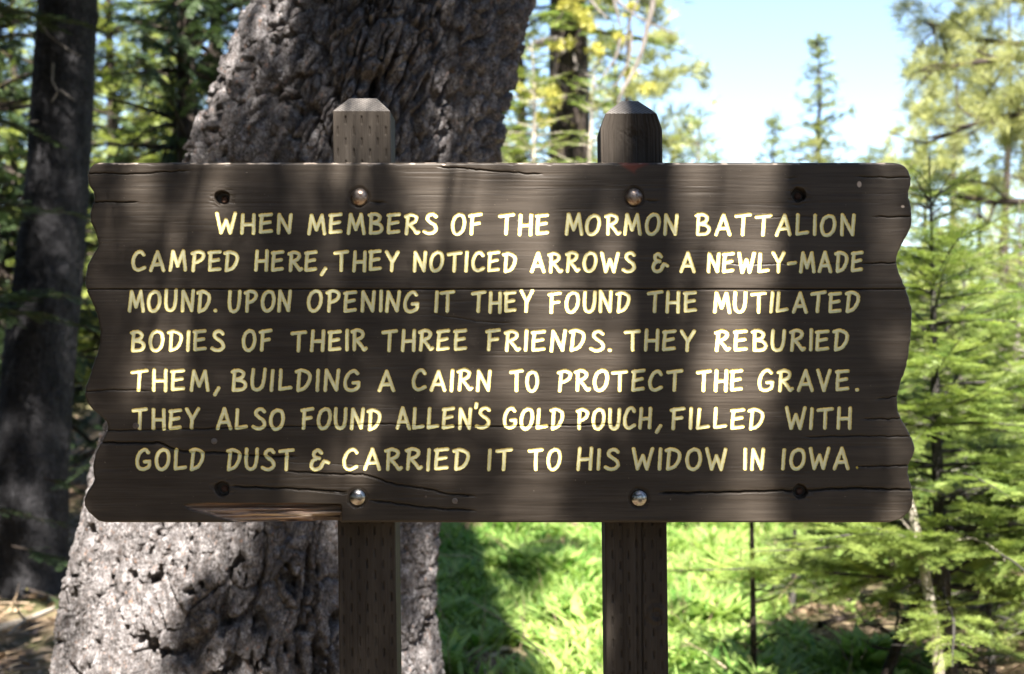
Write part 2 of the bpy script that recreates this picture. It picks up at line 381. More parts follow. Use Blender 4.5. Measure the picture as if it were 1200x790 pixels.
for li, (la, ra, words) in enumerate(TEXT):
    for wd, x0, x1 in words:
        f = ((x0 + x1) / 2 - 150) / 860
        top = la[0] * (1 - f) + ra[0] * f + RST; base = la[1] * (1 - f) + ra[1] * f - RST
        if wd == "'":
            segs.append((558.5, 473, 557.8, 477.5, li)); continue
        GAP = 0.33
        W = sum(GLY[c][0] for c in wd) + GAP * (len(wd) - 1)
        xs = (x1 - x0 - 2 * RST); sc = xs / max(W, 0.05); cx = x0 + RST
        if wd in ',.': sc = 27; 
        for c in wd:
            gw, st = GLY[c]
            jx, jy, js, jr = rngT.normal(0, .35), rngT.normal(0, .35), rngT.normal(1, .018), rngT.normal(0, .018)
            for s_ in st:
                p = catmull(s_[1:]) if s_[0] == 'c' else np.array([s_[0], s_[1]], float)
                X = cx + p[:, 0] * sc + jx + jr * (p[:, 1] - .5) * 26; Y = base - p[:, 1] * (base - top) * js + jy - jr * (p[:, 0] - .3) * 20
                for k in range(len(X) - 1): segs.append((X[k], Y[k], X[k + 1], Y[k + 1], li))
            cx += (gw + GAP) * sc
segs.append((1004.3, 548, 1005, 548.2, 7))   # the worn full stop

LE = np.array([(190, 118), (191, 112), (193, 108), (197, 104.5), (203, 102), (210, 102), (217, 104), (225, 109), (232, 110.5), (240, 107.5), (250, 105.5), (260, 106), (270, 110), (280, 114), (286, 115), (292, 113), (300, 108), (310, 102.5), (320, 100), (332, 99.5), (338, 101),
 (340, 101), (345, 103), (360, 110), (375, 115), (390, 117), (402, 116.5), (415, 113), (430, 108), (445, 103), (455, 99.5), (464, 99), (472, 102), (480, 108), (488, 118), (494, 124), (500, 126), (508, 124), (520, 117), (532, 111), (545, 108.5), (555, 109), (562, 110.5), (568, 108), (576, 102), (585, 98.5), (593, 99), (600, 103), (606, 109), (610, 114), (613, 124)])
RE = np.array([(190, 1046), (191.5, 1054), (194, 1060), (200, 1065.5), (208, 1068), (216, 1067.5), (225, 1065), (232, 1065.5), (242, 1068), (254, 1069.5), (264, 1068.5), (275, 1064), (285, 1058), (295, 1053), (305, 1051), (315, 1052), (325, 1056), (338, 1062),
 (340, 1062), (350, 1066), (362, 1069), (380, 1069), (398, 1067.5), (408, 1066), (420, 1064.5), (432, 1062), (445, 1057), (458, 1053), (470, 1051.5), (482, 1053), (492, 1057), (503, 1063.5), (515, 1070), (525, 1072.5), (535, 1070.5), (545, 1065), (553, 1064), (562, 1066), (572, 1069), (584, 1070.5), (594, 1069), (602, 1064), (608, 1057), (612, 1044)])
CRACKS = [  # photo px polyline, half width px, depth mm
 ([(126, 505), (200, 503), (270, 502), (340, 500), (440, 497), (560, 500), (640, 499), (735, 497)], .7, 3.5),
 ([(118, 519), (186, 519), (198, 524), (212, 529), (240, 530), (262, 531), (310, 535), (350, 535)], 1.1, 5),
 ([(268, 570), (320, 572), (345, 573), (400, 576), (410, 577)], 1.0, 5),
 ([(330, 552), (380, 555), (425, 556), (441, 560), (455, 566), (470, 569), (500, 573), (530, 580), (560, 582)], .9, 4),
 ([(360, 574), (412, 579)], .8, 3), ([(430, 586), (455, 589), (490, 594), (560, 599)], .9, 4),
 ([(770, 578), (850, 577), (930, 575), (1000, 572), (1030, 573), (1072, 575)], 1.0, 6),
 ([(1000, 207), (1040, 208), (1068, 208)], .55, 3), ([(1020, 254), (1066, 254)], .6, 4), ([(1005, 309), (1053, 308)], .65, 4),
 ([(1024, 468), (1053, 465)], .6, 4), ([(1008, 491), (1055, 491)], .65, 4), ([(940, 512), (1000, 511), (1072, 512)], .6, 3.5),
 ([(1000, 547), (1066, 546)], .8, 3.5), ([(104, 203), (150, 204), (225, 200)], .7, 3), ([(110, 237), (165, 237)], .8, 4), ([(100, 323), (120, 323)], .6, 2),
 ([(99, 459), (140, 457), (180, 458)], .7, 2.5), ([(510, 195), (560, 199), (640, 205)], .7, 3), 
 ([(430, 236), (455, 238)], 1.3, 4), ([(752, 234), (775, 236)], 1.0, 3), ([(500, 367), (560, 377), (600, 379)], .5, 1.5), ([(840, 308), (870, 310), (1000, 309)], .5, 1.5),
 ([(918, 209), (936, 208)], .9, 2.5), ([(300, 540), (500, 548)], .4, 1), ([(880, 256), (1000, 252)], .4, 1.2)]
HOLES = [(260, 232), (936, 228), (260, 573), (938, 576)]
DX = 0.00092
def build_plank(py0, py1, lines, parent, name):
    z0, z1 = CZ + (395 - py0) * S, CZ + (395 - py1) * S
    nr = int((z0 - z1) / DX) + 1
    py = np.linspace(py0, py1, nr)
    xl0, xr0 = 128.0, 1042.0                  # inside these the columns are straight
    n_in = int((xr0 - xl0) * S / DX)
    xin = np.linspace(xl0, xr0, n_in); ne = 34
    e = np.linspace(0, 1, ne, endpoint=False)
    xl = np.interp(py, LE[:, 0], LE[:, 1]) + .5 * noise(py * .25, py * 0, 3); xr = np.interp(py, RE[:, 0], RE[:, 1]) + .5 * noise(py * .25, py * 0, 4)
    XX = np.concatenate([xl[:, None] + (xl0 - xl)[:, None] * e[None], np.repeat(xin[None], nr, 0), xr[:, None] + (xr0 - xr)[:, None] * e[::-1][None]], 1)
    YY = np.repeat(py[:, None], XX.shape[1], 1)
    rngp = np.random.RandomState(int(py0))
    # chipped straight edges
    up = .9 * np.maximum(0, noise(XX * .09, YY * 0 + 5, int(py0) + 2)) ** 3 * 2.2
    nc = XX.shape[1]
    sd = np.full(XX.shape, 50.0); lid = np.full(XX.shape, -1)
    dpx = DX / S
    for (x0, y0, x1, y1, li) in segs:
        m = RST + 3
        r0 = int((min(y0, y1) - m - py0) / dpx); r1 = int((max(y0, y1) + m - py0) / dpx) + 2
        r0 = max(r0, 0); r1 = min(r1, nr)
        if r1 <= r0: continue
        stp = (xr0 - xl0) / (n_in - 1)
        c0 = max(ne + int((min(x0, x1) - m - xl0) / stp), 0); c1 = min(ne + int((max(x0, x1) + m - xl0) / stp) + 2, nc)
        qx = XX[r0:r1, c0:c1]; qy = YY[r0:r1, c0:c1]
        dx, dy = x1 - x0, y1 - y0; t = np.clip(((qx - x0) * dx + (qy - y0) * dy) / (dx * dx + dy * dy + 1e-9), 0, 1)
        d = np.hypot(qx - x0 - t * dx, qy - y0 - t * dy) - (RST if li < 7 else 1.25)
        b = sd[r0:r1, c0:c1]; l = lid[r0:r1, c0:c1]
        lid[r0:r1, c0:c1] = np.where(d < b, li, l); sd[r0:r1, c0:c1] = np.minimum(b, d)
    sd = sd + .22 * noise(XX * .55, YY * .55, 8) * (sd < 10)
    gyy, gxx = np.gradient(sd, dpx); near = np.abs(sd) < .52 * dpx
    nrm = np.hypot(gxx, gyy) + 1e-6
    XX = np.where(near, XX - np.clip(sd, -.5, .5) * gxx / nrm ** 2 * np.minimum(nrm, 1), XX)
    YY = np.where(near, YY - np.clip(sd, -.5, .5) * gyy / nrm ** 2 * np.minimum(nrm, 1), YY)
    sd = np.where(near, 0, sd)
    # relief, in metres, positive = into the board
    dep = np.zeros(XX.shape); wear = np.zeros(XX.shape + (3,))
    gr = fbm(XX * .011, YY * .30 + 2.5 * noise(XX * .008, YY * .03, 2), 31, 4)
    dep += -.00022 * gr + .00008 * noise(XX * .03, YY * 1.1, 33)
    dep += .0003 * sstep(.28, .55, noise(XX * .012, YY * .55, 35)) * sstep(.1, .5, noise(XX * .01 + 9, YY * .06, 36))
    for pl, hw, dm in CRACKS:
        p = np.array(pl, float); yy = np.interp(XX[0], p[:, 0], p[:, 1]) + .6 * noise(XX[0] * .12, XX[0] * 0, 41) + .35 * noise(XX[0] * .4, XX[0] * 0, 42)
        fade = sstep(p[0, 0] - 1, p[0, 0] + 14, XX[0]) * (1 - sstep(p[-1, 0] - 14, p[-1, 0] + 1, XX[0]))
        if p[-1, 0] > 1050: fade = sstep(p[0, 0] - 1, p[0, 0] + 14, XX[0])
        if p[0, 0] < 127: fade = 1 - sstep(p[-1, 0] - 14, p[-1, 0] + 1, XX[0])
        prof = np.exp(-((YY - yy[None]) / hw) ** 2) * fade[None]
        dep = np.maximum(dep, dm * .0012 * prof)
        dep += .00015 * np.exp(-((YY - yy[None]) / (hw * 3)) ** 2) * fade[None]
    for hx, hy in HOLES:
        ang = np.arctan2(YY - hy, XX - hx); r = np.hypot(XX - hx, (YY - hy) * 1.02) + .8 * noise(ang * 1.6, ang * 0 + hx, 51)
        dep = np.maximum(dep, .016 * (1 - sstep(7.6, 9.2, r)))
        dep += .0008 * np.exp(-((r - 12) / 3.0) ** 2) * (noise(XX * .1, YY * .5, 52) > .1)
    # the bolts' crushed seats
    for hx, hy in [(421, 231), (743, 231), (419, 583), (749, 584)]:
        r = np.hypot(XX - hx, YY - hy); dep = np.maximum(dep, .0022 * (1 - sstep(10.5, 14, r + noise(XX * .2, YY * .2, 53))))
    # split-off sliver at the lower edge
    if py1 > 600:
        tpy = np.interp(XX, [214, 225, 240, 290, 340, 400], [592, 590.5, 589.5, 589.5, 590, 590.5]) + .5 * noise(XX * .06, YY * 0, 61)
        bpy_ = np.interp(XX, [214, 222, 240, 255, 270, 282, 400], [593, 598, 602, 606, 611, 614, 614]) + .8 * noise(XX * .1, YY * 0, 62)
        k = sstep(0, 1.6, YY - tpy) * sstep(0, 1.8, bpy_ - YY) * ((XX > 214) & (XX < 401)) * (1 - sstep(398.5, 400.5, XX))
        rel = .0065 + .004 * noise(XX * .02, YY * .35, 63) + .002 * noise(XX * .05, YY * 1.0, 64) + .008 * sstep(300, 400, XX)
        rel += .006 * sstep(.3, .7, noise(XX * .012, YY * .28 + 4, 66))
        dep = dep * (1 - k) + k * rel; wear[..., 0] = k * (1 - .75 * sstep(330, 395, XX))
        notch = sstep(603, 607, YY) * sstep(362, 370, XX) * (1 - sstep(396, 398, XX)); dep += notch * .012
    if py0 < 200:
        rr = noise(XX * .15, YY * .15, 71)
        k = (1 - sstep(0, 22 + 6 * rr, np.abs(XX - 743) + (YY - 192) * 1.3)) * (YY < 212); wear[..., 1] = .8 * sstep(0.0, .5, k)
        k2 = sstep(.2, .6, noise(XX * .12, YY * .5, 72)) * (1 - sstep(1.2, 3.5, YY - 190 - .6 * noise(XX * .3, YY * 0, 73)))
        wear[..., 2] = np.maximum(wear[..., 2], .8 * k2)
        for cx, cy, rx, ry in [(1007, 216, 2.6, 3.6), (1058, 242, 2, 1.6), (520, 193, 2, 1)]:
            wear[..., 2] = np.maximum(wear[..., 2], 1 - sstep(.7, 1.2, np.hypot((XX - cx) / rx, (YY - cy) / ry)))
    sp = noise(XX * .35, YY * .5, 75) + .5 * noise(XX * .9, YY * .9, 76)
    wear[..., 2] = np.maximum(wear[..., 2], .25 * sstep(1.26, 1.34, sp))
    # eased edges
    Rr = 3.4
    dl = (XX - xl[:, None]) * .85; dr = (xr[:, None] - XX) * .85
    for dd, rr_ in ((dl, Rr), (dr, Rr), (YY - py0 - up * (py0 < 200), Rr if py0 < 200 else 1.9), (py1 - YY, Rr if py1 > 600 else 1.9)):
        q = np.clip(rr_ - dd, 0, rr_ + 3); dep += S * (rr_ - np.sqrt(np.maximum(rr_ ** 2 - np.minimum(q, rr_) ** 2, 0)) + np.maximum(q - rr_, 0)) * (.8 if rr_ > 2 else 2.2)
    inside = sd <= 0
    prof = np.sqrt(np.clip(1 - ((sd + RST) / RST) ** 2, 0, 1))
    gdep = .0018 * prof * (lid < 7) + .0012 * prof * (lid == 7)
    dep = np.where(inside, dep * .6 + gdep, dep)
    V = np.stack([(XX - 600) * S, dep, CZ + (395 - YY) * S], -1).reshape(-1, 3)
    i = (np.arange(nr - 1)[:, None] * nc + np.arange(nc - 1)[None])
    Q = np.stack([i, i + nc, i + nc + 1, i + 1], -1)
    sc4 = (sd[:-1, :-1] + sd[1:, :-1] + sd[:-1, 1:] + sd[1:, 1:]) / 4
    isl = sc4 < 0
    fl = np.maximum(np.maximum(lid[:-1, :-1], lid[1:, 1:]), np.maximum(lid[1:, :-1], lid[:-1, 1:]))
    # sides and back
    ring = np.concatenate([np.arange(nc), nc - 1 + nc * np.arange(1, nr), (nr - 1) * nc + np.arange(nc - 2, -1, -1), nc * np.arange(nr - 2, 0, -1)])
    TH = .038
    B = V[ring].copy(); B[:, 1] = TH
    nV = len(V); m = len(ring); k = np.arange(m)
    side = np.stack([ring, ring[(k + 1) % m], nV + (k + 1) % m, nV + k], -1)
    row = np.arange(nr)
    right_i = np.where(row == 0, nc - 1, nc - 1 + row); right_i[-1] = nc - 1 + nr - 1
    left_i = np.where(row == 0, 0, m - row); left_i[-1] = nc - 1 + nr - 1 + nc - 1
    # ends of the top and bottom rows lie on the ring too
    back = np.stack([nV + left_i[:-1], nV + right_i[:-1], nV + right_i[1:], nV + left_i[1:]], -1)
    F = np.concatenate([Q[~isl].reshape(-1, 4), side, back[1:-1]])
    VV = np.concatenate([V, B]); WW = np.concatenate([wear.reshape(-1, 3), np.zeros((m, 3))])
    def sub(VV, F, at):
        u, inv = np.unique(F, return_inverse=True); return VV[u], inv.reshape(F.shape), {k_: a[u] for k_, a in at.items()}
    v, f, a = sub(VV, F, {'wear': WW})
    plank = mesh_obj(name, v, f, M_BOARD, parent, True, a)
    lip = np.clip(1 + sd / RST, 0, 1) ; lip = np.where(lid == 7, 1.0, np.abs(np.clip((sd + RST) / RST, -1, 1))).ravel()
    for grp in lines:
        mk = isl & np.isin(fl, grp)
        if mk.sum() == 0: continue
        v, f, a = sub(V, Q[mk], {'lip': lip})
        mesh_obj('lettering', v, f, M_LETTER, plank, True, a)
    return plank

sign = thing('wooden_sign', (0, 0.06, 0), 'dark brown scallop-ended wooden sign with carved cream lettering on two posts', 'sign')
up_plank = build_plank(190.5, 338.95, [[0], [1, 2]], sign, 'plank')
lo_plank = build_plank(338.95, 612.5, [[2], [3], [4], [5], [6, 7]], sign, 'plank')

up_plank['label'] = 'upper plank with two lines of lettering'; lo_plank['label'] = 'lower plank with a splintered bottom edge'
def dome(cx, cy, r_px, h, mat, name, parent, y0=0.0, flat=1.0):
    g = Geo(); n, k = 32, 10; c = np.array([(cx - 600) * S, y0, CZ + (395 - cy) * S]); r = r_px * S
    rows = []
    for j in range(k + 1):
        a = j / k * math.pi / 2; rr = r * math.cos(a) if j < k else 1e-5; yy = -h * math.sin(a) ** flat
        rows.append([c + [rr * math.cos(2 * math.pi * i / n), yy, rr * math.sin(2 * math.pi * i / n)] for i in range(n)])
    R = np.array(rows); base = R[0].copy(); base[:, 1] = y0 + .004; R = np.concatenate([base[None], R])
    i = np.arange(len(R) - 1)[:, None] * n; j = np.arange(n)[None]
    g.add(R.reshape(-1, 3), np.stack([i + j, i + (j + 1) % n, i + n + (j + 1) % n, i + n + j], -1).reshape(-1, 4))
    return g.build(name, mat, parent, True)
for cx, cy, mt, lb in [(421, 231, M_BOLT_OLD, 'brown weathered upper bolt head'), (743, 231, M_BOLT_OLD, 'brown weathered upper bolt head'), (419, 583, M_BOLT, 'shiny lower bolt head'), (749, 584, M_BOLT, 'shiny lower bolt head')]:
    tag(dome(cx, cy, 10.3, .0082, mt, 'bolt', sign, .0018), lb)
for cx, cy in HOLES:
    tag(dome(cx + 1, cy + 1, 4.2, .003, M_RUST, 'sunken_bolt_end', sign, .0155), 'rusty bolt end sunk in a dark hole')
for cx, cy, r in [(159, 499, 3.6), (251, 517, 3.6), (533, 587, 3.4), (499, 582, 1.3)]:
    dome(cx, cy, r, .0006, M_NAIL, 'nail_head', sign, -.0001)

def post(xa, xb, wt, cap, top_py, seed):
    # front at the board's back; xa/xb: centre x px at top_py and at 790
    dd = D0 + .0385; sc = dd / FPX; W = wt * sc; T = .089; y0 = .0385
    ztop = CZ + (395 - top_py) * sc; cxa = (xa - 600) * sc; k = (xb - xa) / (790 - top_py)
    cx = lambda z: cxa + (ztop - z) * k
    nx_, z_ = 91, np.concatenate([np.arange(ztop, 0.9, -.0016), np.linspace(.9, -.12, 24)])
    u = np.linspace(-.5, .5, nx_); ZZ = np.repeat(z_[:, None], nx_, 1); UU = np.repeat(u[None], len(z_), 0)
    dep = .0006 * fbm(UU * 40, ZZ * 6, seed, 4) + (.0012 if seed == 2 else .0004) * sstep(.35, .7, noise(UU * 34, ZZ * 2.2, seed + 8))
    pit = 9.4 * sc; cw = np.round(UU * W / pit); fx = UU * W - cw * pit
    per = 26 * sc; ph = np.where(cw % 2 == 0, 0, per / 2); tz = (ztop - ZZ + ph - .006) % per
    jit = .7 + .3 * noise(cw * 3.1, np.floor((ztop - ZZ + ph) / per) * 1.7, seed)
    slot = np.exp(-(fx / .0011) ** 2) * sstep(0, .002, tz) * (1 - sstep(.011, .014, tz)) * jit
    dep += .0045 * slot * (ZZ > .92) * ((ZZ < 1.2) if seed == 2 else 1) * (np.abs(UU) < .46)
    if seed == 2:
        ck = .10 + .02 * noise(ZZ * 9, ZZ * 0, 5); dep += .006 * np.exp(-((UU - ck) / .013) ** 2) * (.5 + .5 * sstep(-.4, .2, noise(ZZ * 3, ZZ * 0, 6))) * (ZZ < 1.3)
        r = np.hypot((UU - .32) * W, ZZ - 1.03); dep += .002 * np.sin(r * 420) * np.exp(-(r / .018) ** 2)
        r = np.hypot((UU - .03) * W, ZZ - (ztop - .034)); dep += .005 * np.exp(-(r / .008) ** 2) + .003 * fbm(UU * 30, ZZ * 300, 7, 3) * np.exp(-(r / .02) ** 2)
    ed = np.clip(.028 - (.5 - np.abs(UU)), 0, 1) / .028; dep += .003 * (1 - np.sqrt(1 - np.clip(ed, 0, 1) ** 2))
    Wf = lambda z: W - (.016 * np.clip((z - (ztop - .024)) / .024, 0, 1) ** 1.08 if seed == 2 else 0)
    V = np.stack([cx(ZZ) + UU * Wf(ZZ), y0 + dep, ZZ], -1).reshape(-1, 3); nr = len(z_)
    i = (np.arange(nr - 1)[:, None] * nx_ + np.arange(nx_ - 1)[None]).ravel()
    Q = np.stack([i, i + nx_, i + nx_ + 1, i + 1], -1)
    nV = len(V); zt, zb = z_[0], z_[-1]
    B = []
    for z in z_: B += [[cx(z) - Wf(z) / 2, y0 + T, z], [cx(z) + Wf(z) / 2, y0 + T, z]]
    FL = V.reshape(nr, nx_, 3)[:, 0]; FR = V.reshape(nr, nx_, 3)[:, -1]; nB = nV + 2 * nr; B = np.concatenate([B, FL, FR])
    r = np.arange(nr - 1)
    sl_ = np.stack([nB + r, nV + 2 * r, nV + 2 * r + 2, nB + r + 1], -1)
    sr_ = np.stack([nB + nr + r, nB + nr + r + 1, nV + 2 * r + 3, nV + 2 * r + 1], -1)
    sb_ = np.stack([nV + 2 * r, nV + 2 * r + 1, nV + 2 * r + 3, nV + 2 * r + 2], -1)
    po = mesh_obj('post', np.concatenate([V, B]), np.concatenate([Q, sl_, sr_, sb_]), M_POST, sign, True)
    # cut top
    bm = bmesh.new()
    for (x, y, z) in cap(W, T): bm.verts.new((cxa + x, y0 + .0005 + y, ztop + z))
    bmesh.ops.convex_hull(bm, input=bm.verts)
    bmesh.ops.dissolve_limit(bm, angle_limit=.02, verts=bm.verts, edges=bm.edges)
    bmesh.ops.bevel(bm, geom=[e for e in bm.edges], offset=.0016, segments=2, affect='EDGES', profile=.6)
    me = bpy.data.meshes.new('bevelled_top'); bm.to_mesh(me); bm.free()
    me.materials.append(M_SAW); me.materials.append(M_POST)
    for p in me.polygons:
        p.material_index = 0 if p.normal.z > .35 else 1
    o = bpy.data.objects.new('bevelled_top', me); COL.objects.link(o); o.parent = po
    me.transform(__import__('mathutils').Matrix.Translation(-parent_world(po)))
def cap_plain(W, T):
    h, i = .0235, .0225
    return [(sx * W / 2, y, z) for sx in (-1, 1) for y in (0, T) for z in (-.004, .0005)] + [(sx * (W / 2 - i), y, h) for sx in (-1, 1) for y in (i, T - i)]
def cap_cut(W, T):
    out = []
    for sx in (-1, 1):
        for y, s in ((0, 1), (T, -1)):
            out += [(sx * (W / 2 - .008), y, -.003), (sx * (W / 2 - .0085), y + s * .003, .001), (sx * (W / 2 - .017), y + s * .003, .0015), (sx * (W / 2 - .018), y + s * .012, .010), (sx * (W / 2 - .034), y + s * .028, .0235)]
    return out
post(423.5, 431.5, 67.5, cap_plain, 130.5, 1)
post(739.8, 747.2, 72.5, cap_cut, 133, 2)

# ------------------------------------------------------------------ trees: foliage templates
def twig_template(Lt, n, nl, nw, rng, lift=.25, round_=.0):
    V = []; F = []
    for k in range(n):
        x = Lt * (k + .5) / n; s = 1 if k % 2 else -1
        a = rng.uniform(.75, 1.15) if k < n - 2 else .25
        up = lift * rng.uniform(-.4, 1) + round_ * rng.uniform(-1, 1)
        d = np.array([math.cos(a), s * math.sin(a), up]); d /= np.linalg.norm(d)
        l = nl * rng.uniform(.75, 1.1) * (1 - .35 * (x / Lt) ** 3)
        wv = np.cross(d, [rng.uniform(-.4, .4), rng.uniform(-.4, .4), 1]); wv *= nw / np.linalg.norm(wv)
        b = np.array([x, 0, 0]); i = len(V)
        V += [b, b + d * l * .5 + wv, b + d * l, b + d * l * .5 - wv]; F.append([i, i + 1, i + 2, i + 3])
    i = len(V); h = max(.0012, nw * .8)
    V += [np.array([0, -h, 0]), np.array([Lt, 0, 0]), np.array([0, h, 0.0005]), np.array([0, 0, -h])]; F.append([i, i + 1, i + 2, i + 3])
    return np.array(V), np.array(F)
def tuft_template(n, nl, nw, rng, spread=1.2):
    V = []; F = []
    for k in range(n):
        a = rng.uniform(0, 2 * math.pi); b = rng.uniform(.15, spread)
        d = np.array([math.cos(b), math.sin(b) * math.cos(a), math.sin(b) * math.sin(a)])
        o = np.array([rng.uniform(-.35, .1) * nl, 0, 0]); l = nl * rng.uniform(.7, 1.1)
        wv = np.cross(d, rng.normal(0, 1, 3)); wv *= nw / np.linalg.norm(wv); i = len(V)
        V += [o, o + d * l * .5 + wv, o + d * l, o + d * l * .5 - wv]; F.append([i, i + 1, i + 2, i + 3])
    return np.array(V), np.array(F)
_r = np.random.RandomState(11)
TW_NEAR = [twig_template(l, int(l * 480), .026, .0018, _r, .40, .15) for l in (.09, .18)]
TW_MID = [twig_template(l, int(l * 200), .040, .0042, _r, .35, .25) for l in (.18, .34)]
TW_FAR = [twig_template(l, int(l * 95), .13, .017, _r, .4, .5) for l in (.45, .8)]
TF_MID = [tuft_template(34, .10, .0022, _r)]
TF_FAR = [tuft_template(20, .22, .010, _r)]
TF_SHADE = [tuft_template(60, .12, .0030, _r, 1.9)]

def put(g, templates, O, Dr, ln, rng, roll=.35, tone=None):
    O = np.asarray(O); Dr = np.asarray(Dr); ln = np.asarray(ln)
    Lt = np.array([np.ptp(T[0][:, 0]) for T in templates])
    pick = np.abs(np.log(ln[:, None] / Lt[None])).argmin(1)
    up = np.array([0, 0, 1.0]) + rng.normal(0, roll, (len(O), 3))
    M = frames(Dr, up)
    if tone is None: tone = np.clip(rng.normal(.5, .25, len(O)), 0, 1)
    for k, T in enumerate(templates):
        m = pick == k
        if m.any(): instance(g, T, M[m] * np.clip(ln[m] / Lt[k], .5, 1.6)[:, None, None], O[m], tone[m])

def fir_branch(rng, acc, wood, p0, d, Lb, step, side, rb, droop=.25, sub=True, bare=.12, rise=.14):
    pts = crooked(rng, p0, d, Lb, 6, .06, droop)
    s = np.linspace(0, 1, 7)
    tube(wood, pts, rb * (1 - .85 * s), 5)
    n = max(3, int(Lb / step)); lat0 = None
    for k in range(n):
        f = bare + (1 - bare) * (k + rng.uniform(0, .8)) / n
        p = np.array([np.interp(f, s, pts[:, c]) for c in range(3)])
        i = min(5, int(f * 6)); ax = pts[i + 1] - pts[i]; ax /= np.linalg.norm(ax)
        lat = np.cross([0, 0, 1.0], ax); lat /= np.linalg.norm(lat) + 1e-9
        for sg in (-1, 1):
            if rng.rand() < .12: continue
            l = (side * Lb * (1 - f) + .35 * side * min(Lb, .5)) * rng.uniform(.7, 1.1)
            a = rng.uniform(.65, 1.0)
            dr = ax * math.cos(a) + sg * lat * math.sin(a) + np.array([0, 0, rng.normal(-.06, rise)])
            acc.append((p, dr, max(l, .05)))
            if sub and l > .16:
                for q in (.35, .6, .8):
                    for s2 in (-1, 1):
                        d2 = dr + s2 * np.cross([0, 0, 1.0], dr) * rng.uniform(.6, .9)
                        acc.append((p + dr * l * q, d2, max(.05, l * (1 - q) * .75)))
    acc.append((pts[-2], pts[-1] - pts[-2], max(.06, Lb / 6)))

def fir(name, base, H, cb, R, trunk_r, label, templates, fmat, wmat, seed, cat='tree', group=None, nwh=12, per=5, step=.06, side=.33,
        lean=(0, 0), pitch=(.55, -.1), prof=1.0, sub=True, tseg=8, bend=.03, droop=.25, dead=0, minb=.06):
    rng = np.random.RandomState(seed)
    base = np.array(base, float)
    root = thing(name, base, label, cat, group)
    wood = Geo(); acc = []
    n = 14; z = np.linspace(-.15, H, n)
    cx = base[0] + lean[0] * np.clip(z, 0, None) + bend * np.sin(z * 2.1 + seed) * (z > 0); cy = base[1] + lean[1] * np.clip(z, 0, None)
    path = np.stack([cx, cy, base[2] + z], -1); rr = trunk_r * np.clip(1 - z / H, .03, 1) ** .8 * (1 + .25 * np.exp(-np.clip(z, 0, None) / .25))
    tube(wood, path, rr, tseg)
    at = lambda h: np.array([np.interp(h, z, path[:, c]) for c in range(3)])
    for k in range(nwh):
        f = (k + rng.uniform(-.3, .3)) / nwh; f = min(max(f, 0), 1); h = cb + (H - cb) * f
        Lb = R * (1 - f) ** prof * 1.0 + minb * min(1, R)
        a0 = rng.uniform(0, 6.28)
        for j in range(per):
            a = a0 + 6.283 * j / per + rng.normal(0, .25); pt = pitch[1] + (pitch[0] - pitch[1]) * f + rng.normal(0, .1 if sub else .26)
            d = np.array([math.cos(a) * math.cos(pt), math.sin(a) * math.cos(pt), math.sin(pt)])
            fir_branch(rng, acc, wood, at(min(h + rng.normal(0, .03 * R), H * .99)), d, Lb * rng.uniform(.7, 1.12), step, side, max(.0022, trunk_r * .28 * (1 - .7 * f)), droop, sub, .12 if sub else .03, .20 if sub else .55)
    acc.append((at(H * .97), np.array([0, 0, 1.0]), .05 * H if H < 4 else .3))
    for k in range(dead):
        h = rng.uniform(.08, cb + .3 * (H - cb)); a = rng.uniform(0, 6.28)
        p = crooked(rng, at(h), [math.cos(a), math.sin(a), rng.uniform(-.2, .35)], rng.uniform(.25, .7) * R, 8, .22, .2)
        tube(wood, p, np.linspace(.0055, .0012, 9), 4)
        q = crooked(rng, p[4], p[5] - p[3] + rng.normal(0, .05, 3), .2 * R, 5, .3); tube(wood, q, np.linspace(.003, .0008, 6), 4)
    wood.build('trunk', wmat, root, True)
    fo = Geo(); O = np.array([a[0] for a in acc]); Dd = np.array([a[1] for a in acc]); ln = np.array([a[2] for a in acc])
    put(fo, templates, O, Dd, ln, rng, .3)
    fo.build('crown', fmat, root)
    return root

def pine_limbs(rng, wood, tufts, p0, d, Lb, rb, n2=9, tn=5, droop=-.1, clump=.22):
    pts = crooked(rng, p0, d, Lb, 8, .12, droop); s = np.linspace(0, 1, 9)
    tube(wood, pts, rb * (1 - .8 * s), 6)
    for k in range(n2):
        f = rng.uniform(.3, 1); p = np.array([np.interp(f, s, pts[:, c]) for c in range(3)])
        i = min(7, int(f * 8)); ax = pts[i + 1] - pts[i]; ax /= np.linalg.norm(ax)
        d2 = ax * .8 + rng.normal(0, .6, 3); l = Lb * rng.uniform(.15, .35)
        q = crooked(rng, p, d2, l, 5, .2, -.2); tube(wood, q, rb * .3 * np.linspace(1, .3, 6), 4)
        for j in range(tn):
            c = q[rng.randint(2, 6)] + rng.normal(0, clump * .35, 3); tufts.append((c, d2 / np.linalg.norm(d2) + rng.normal(0, .5, 3) + [0, 0, .3]))
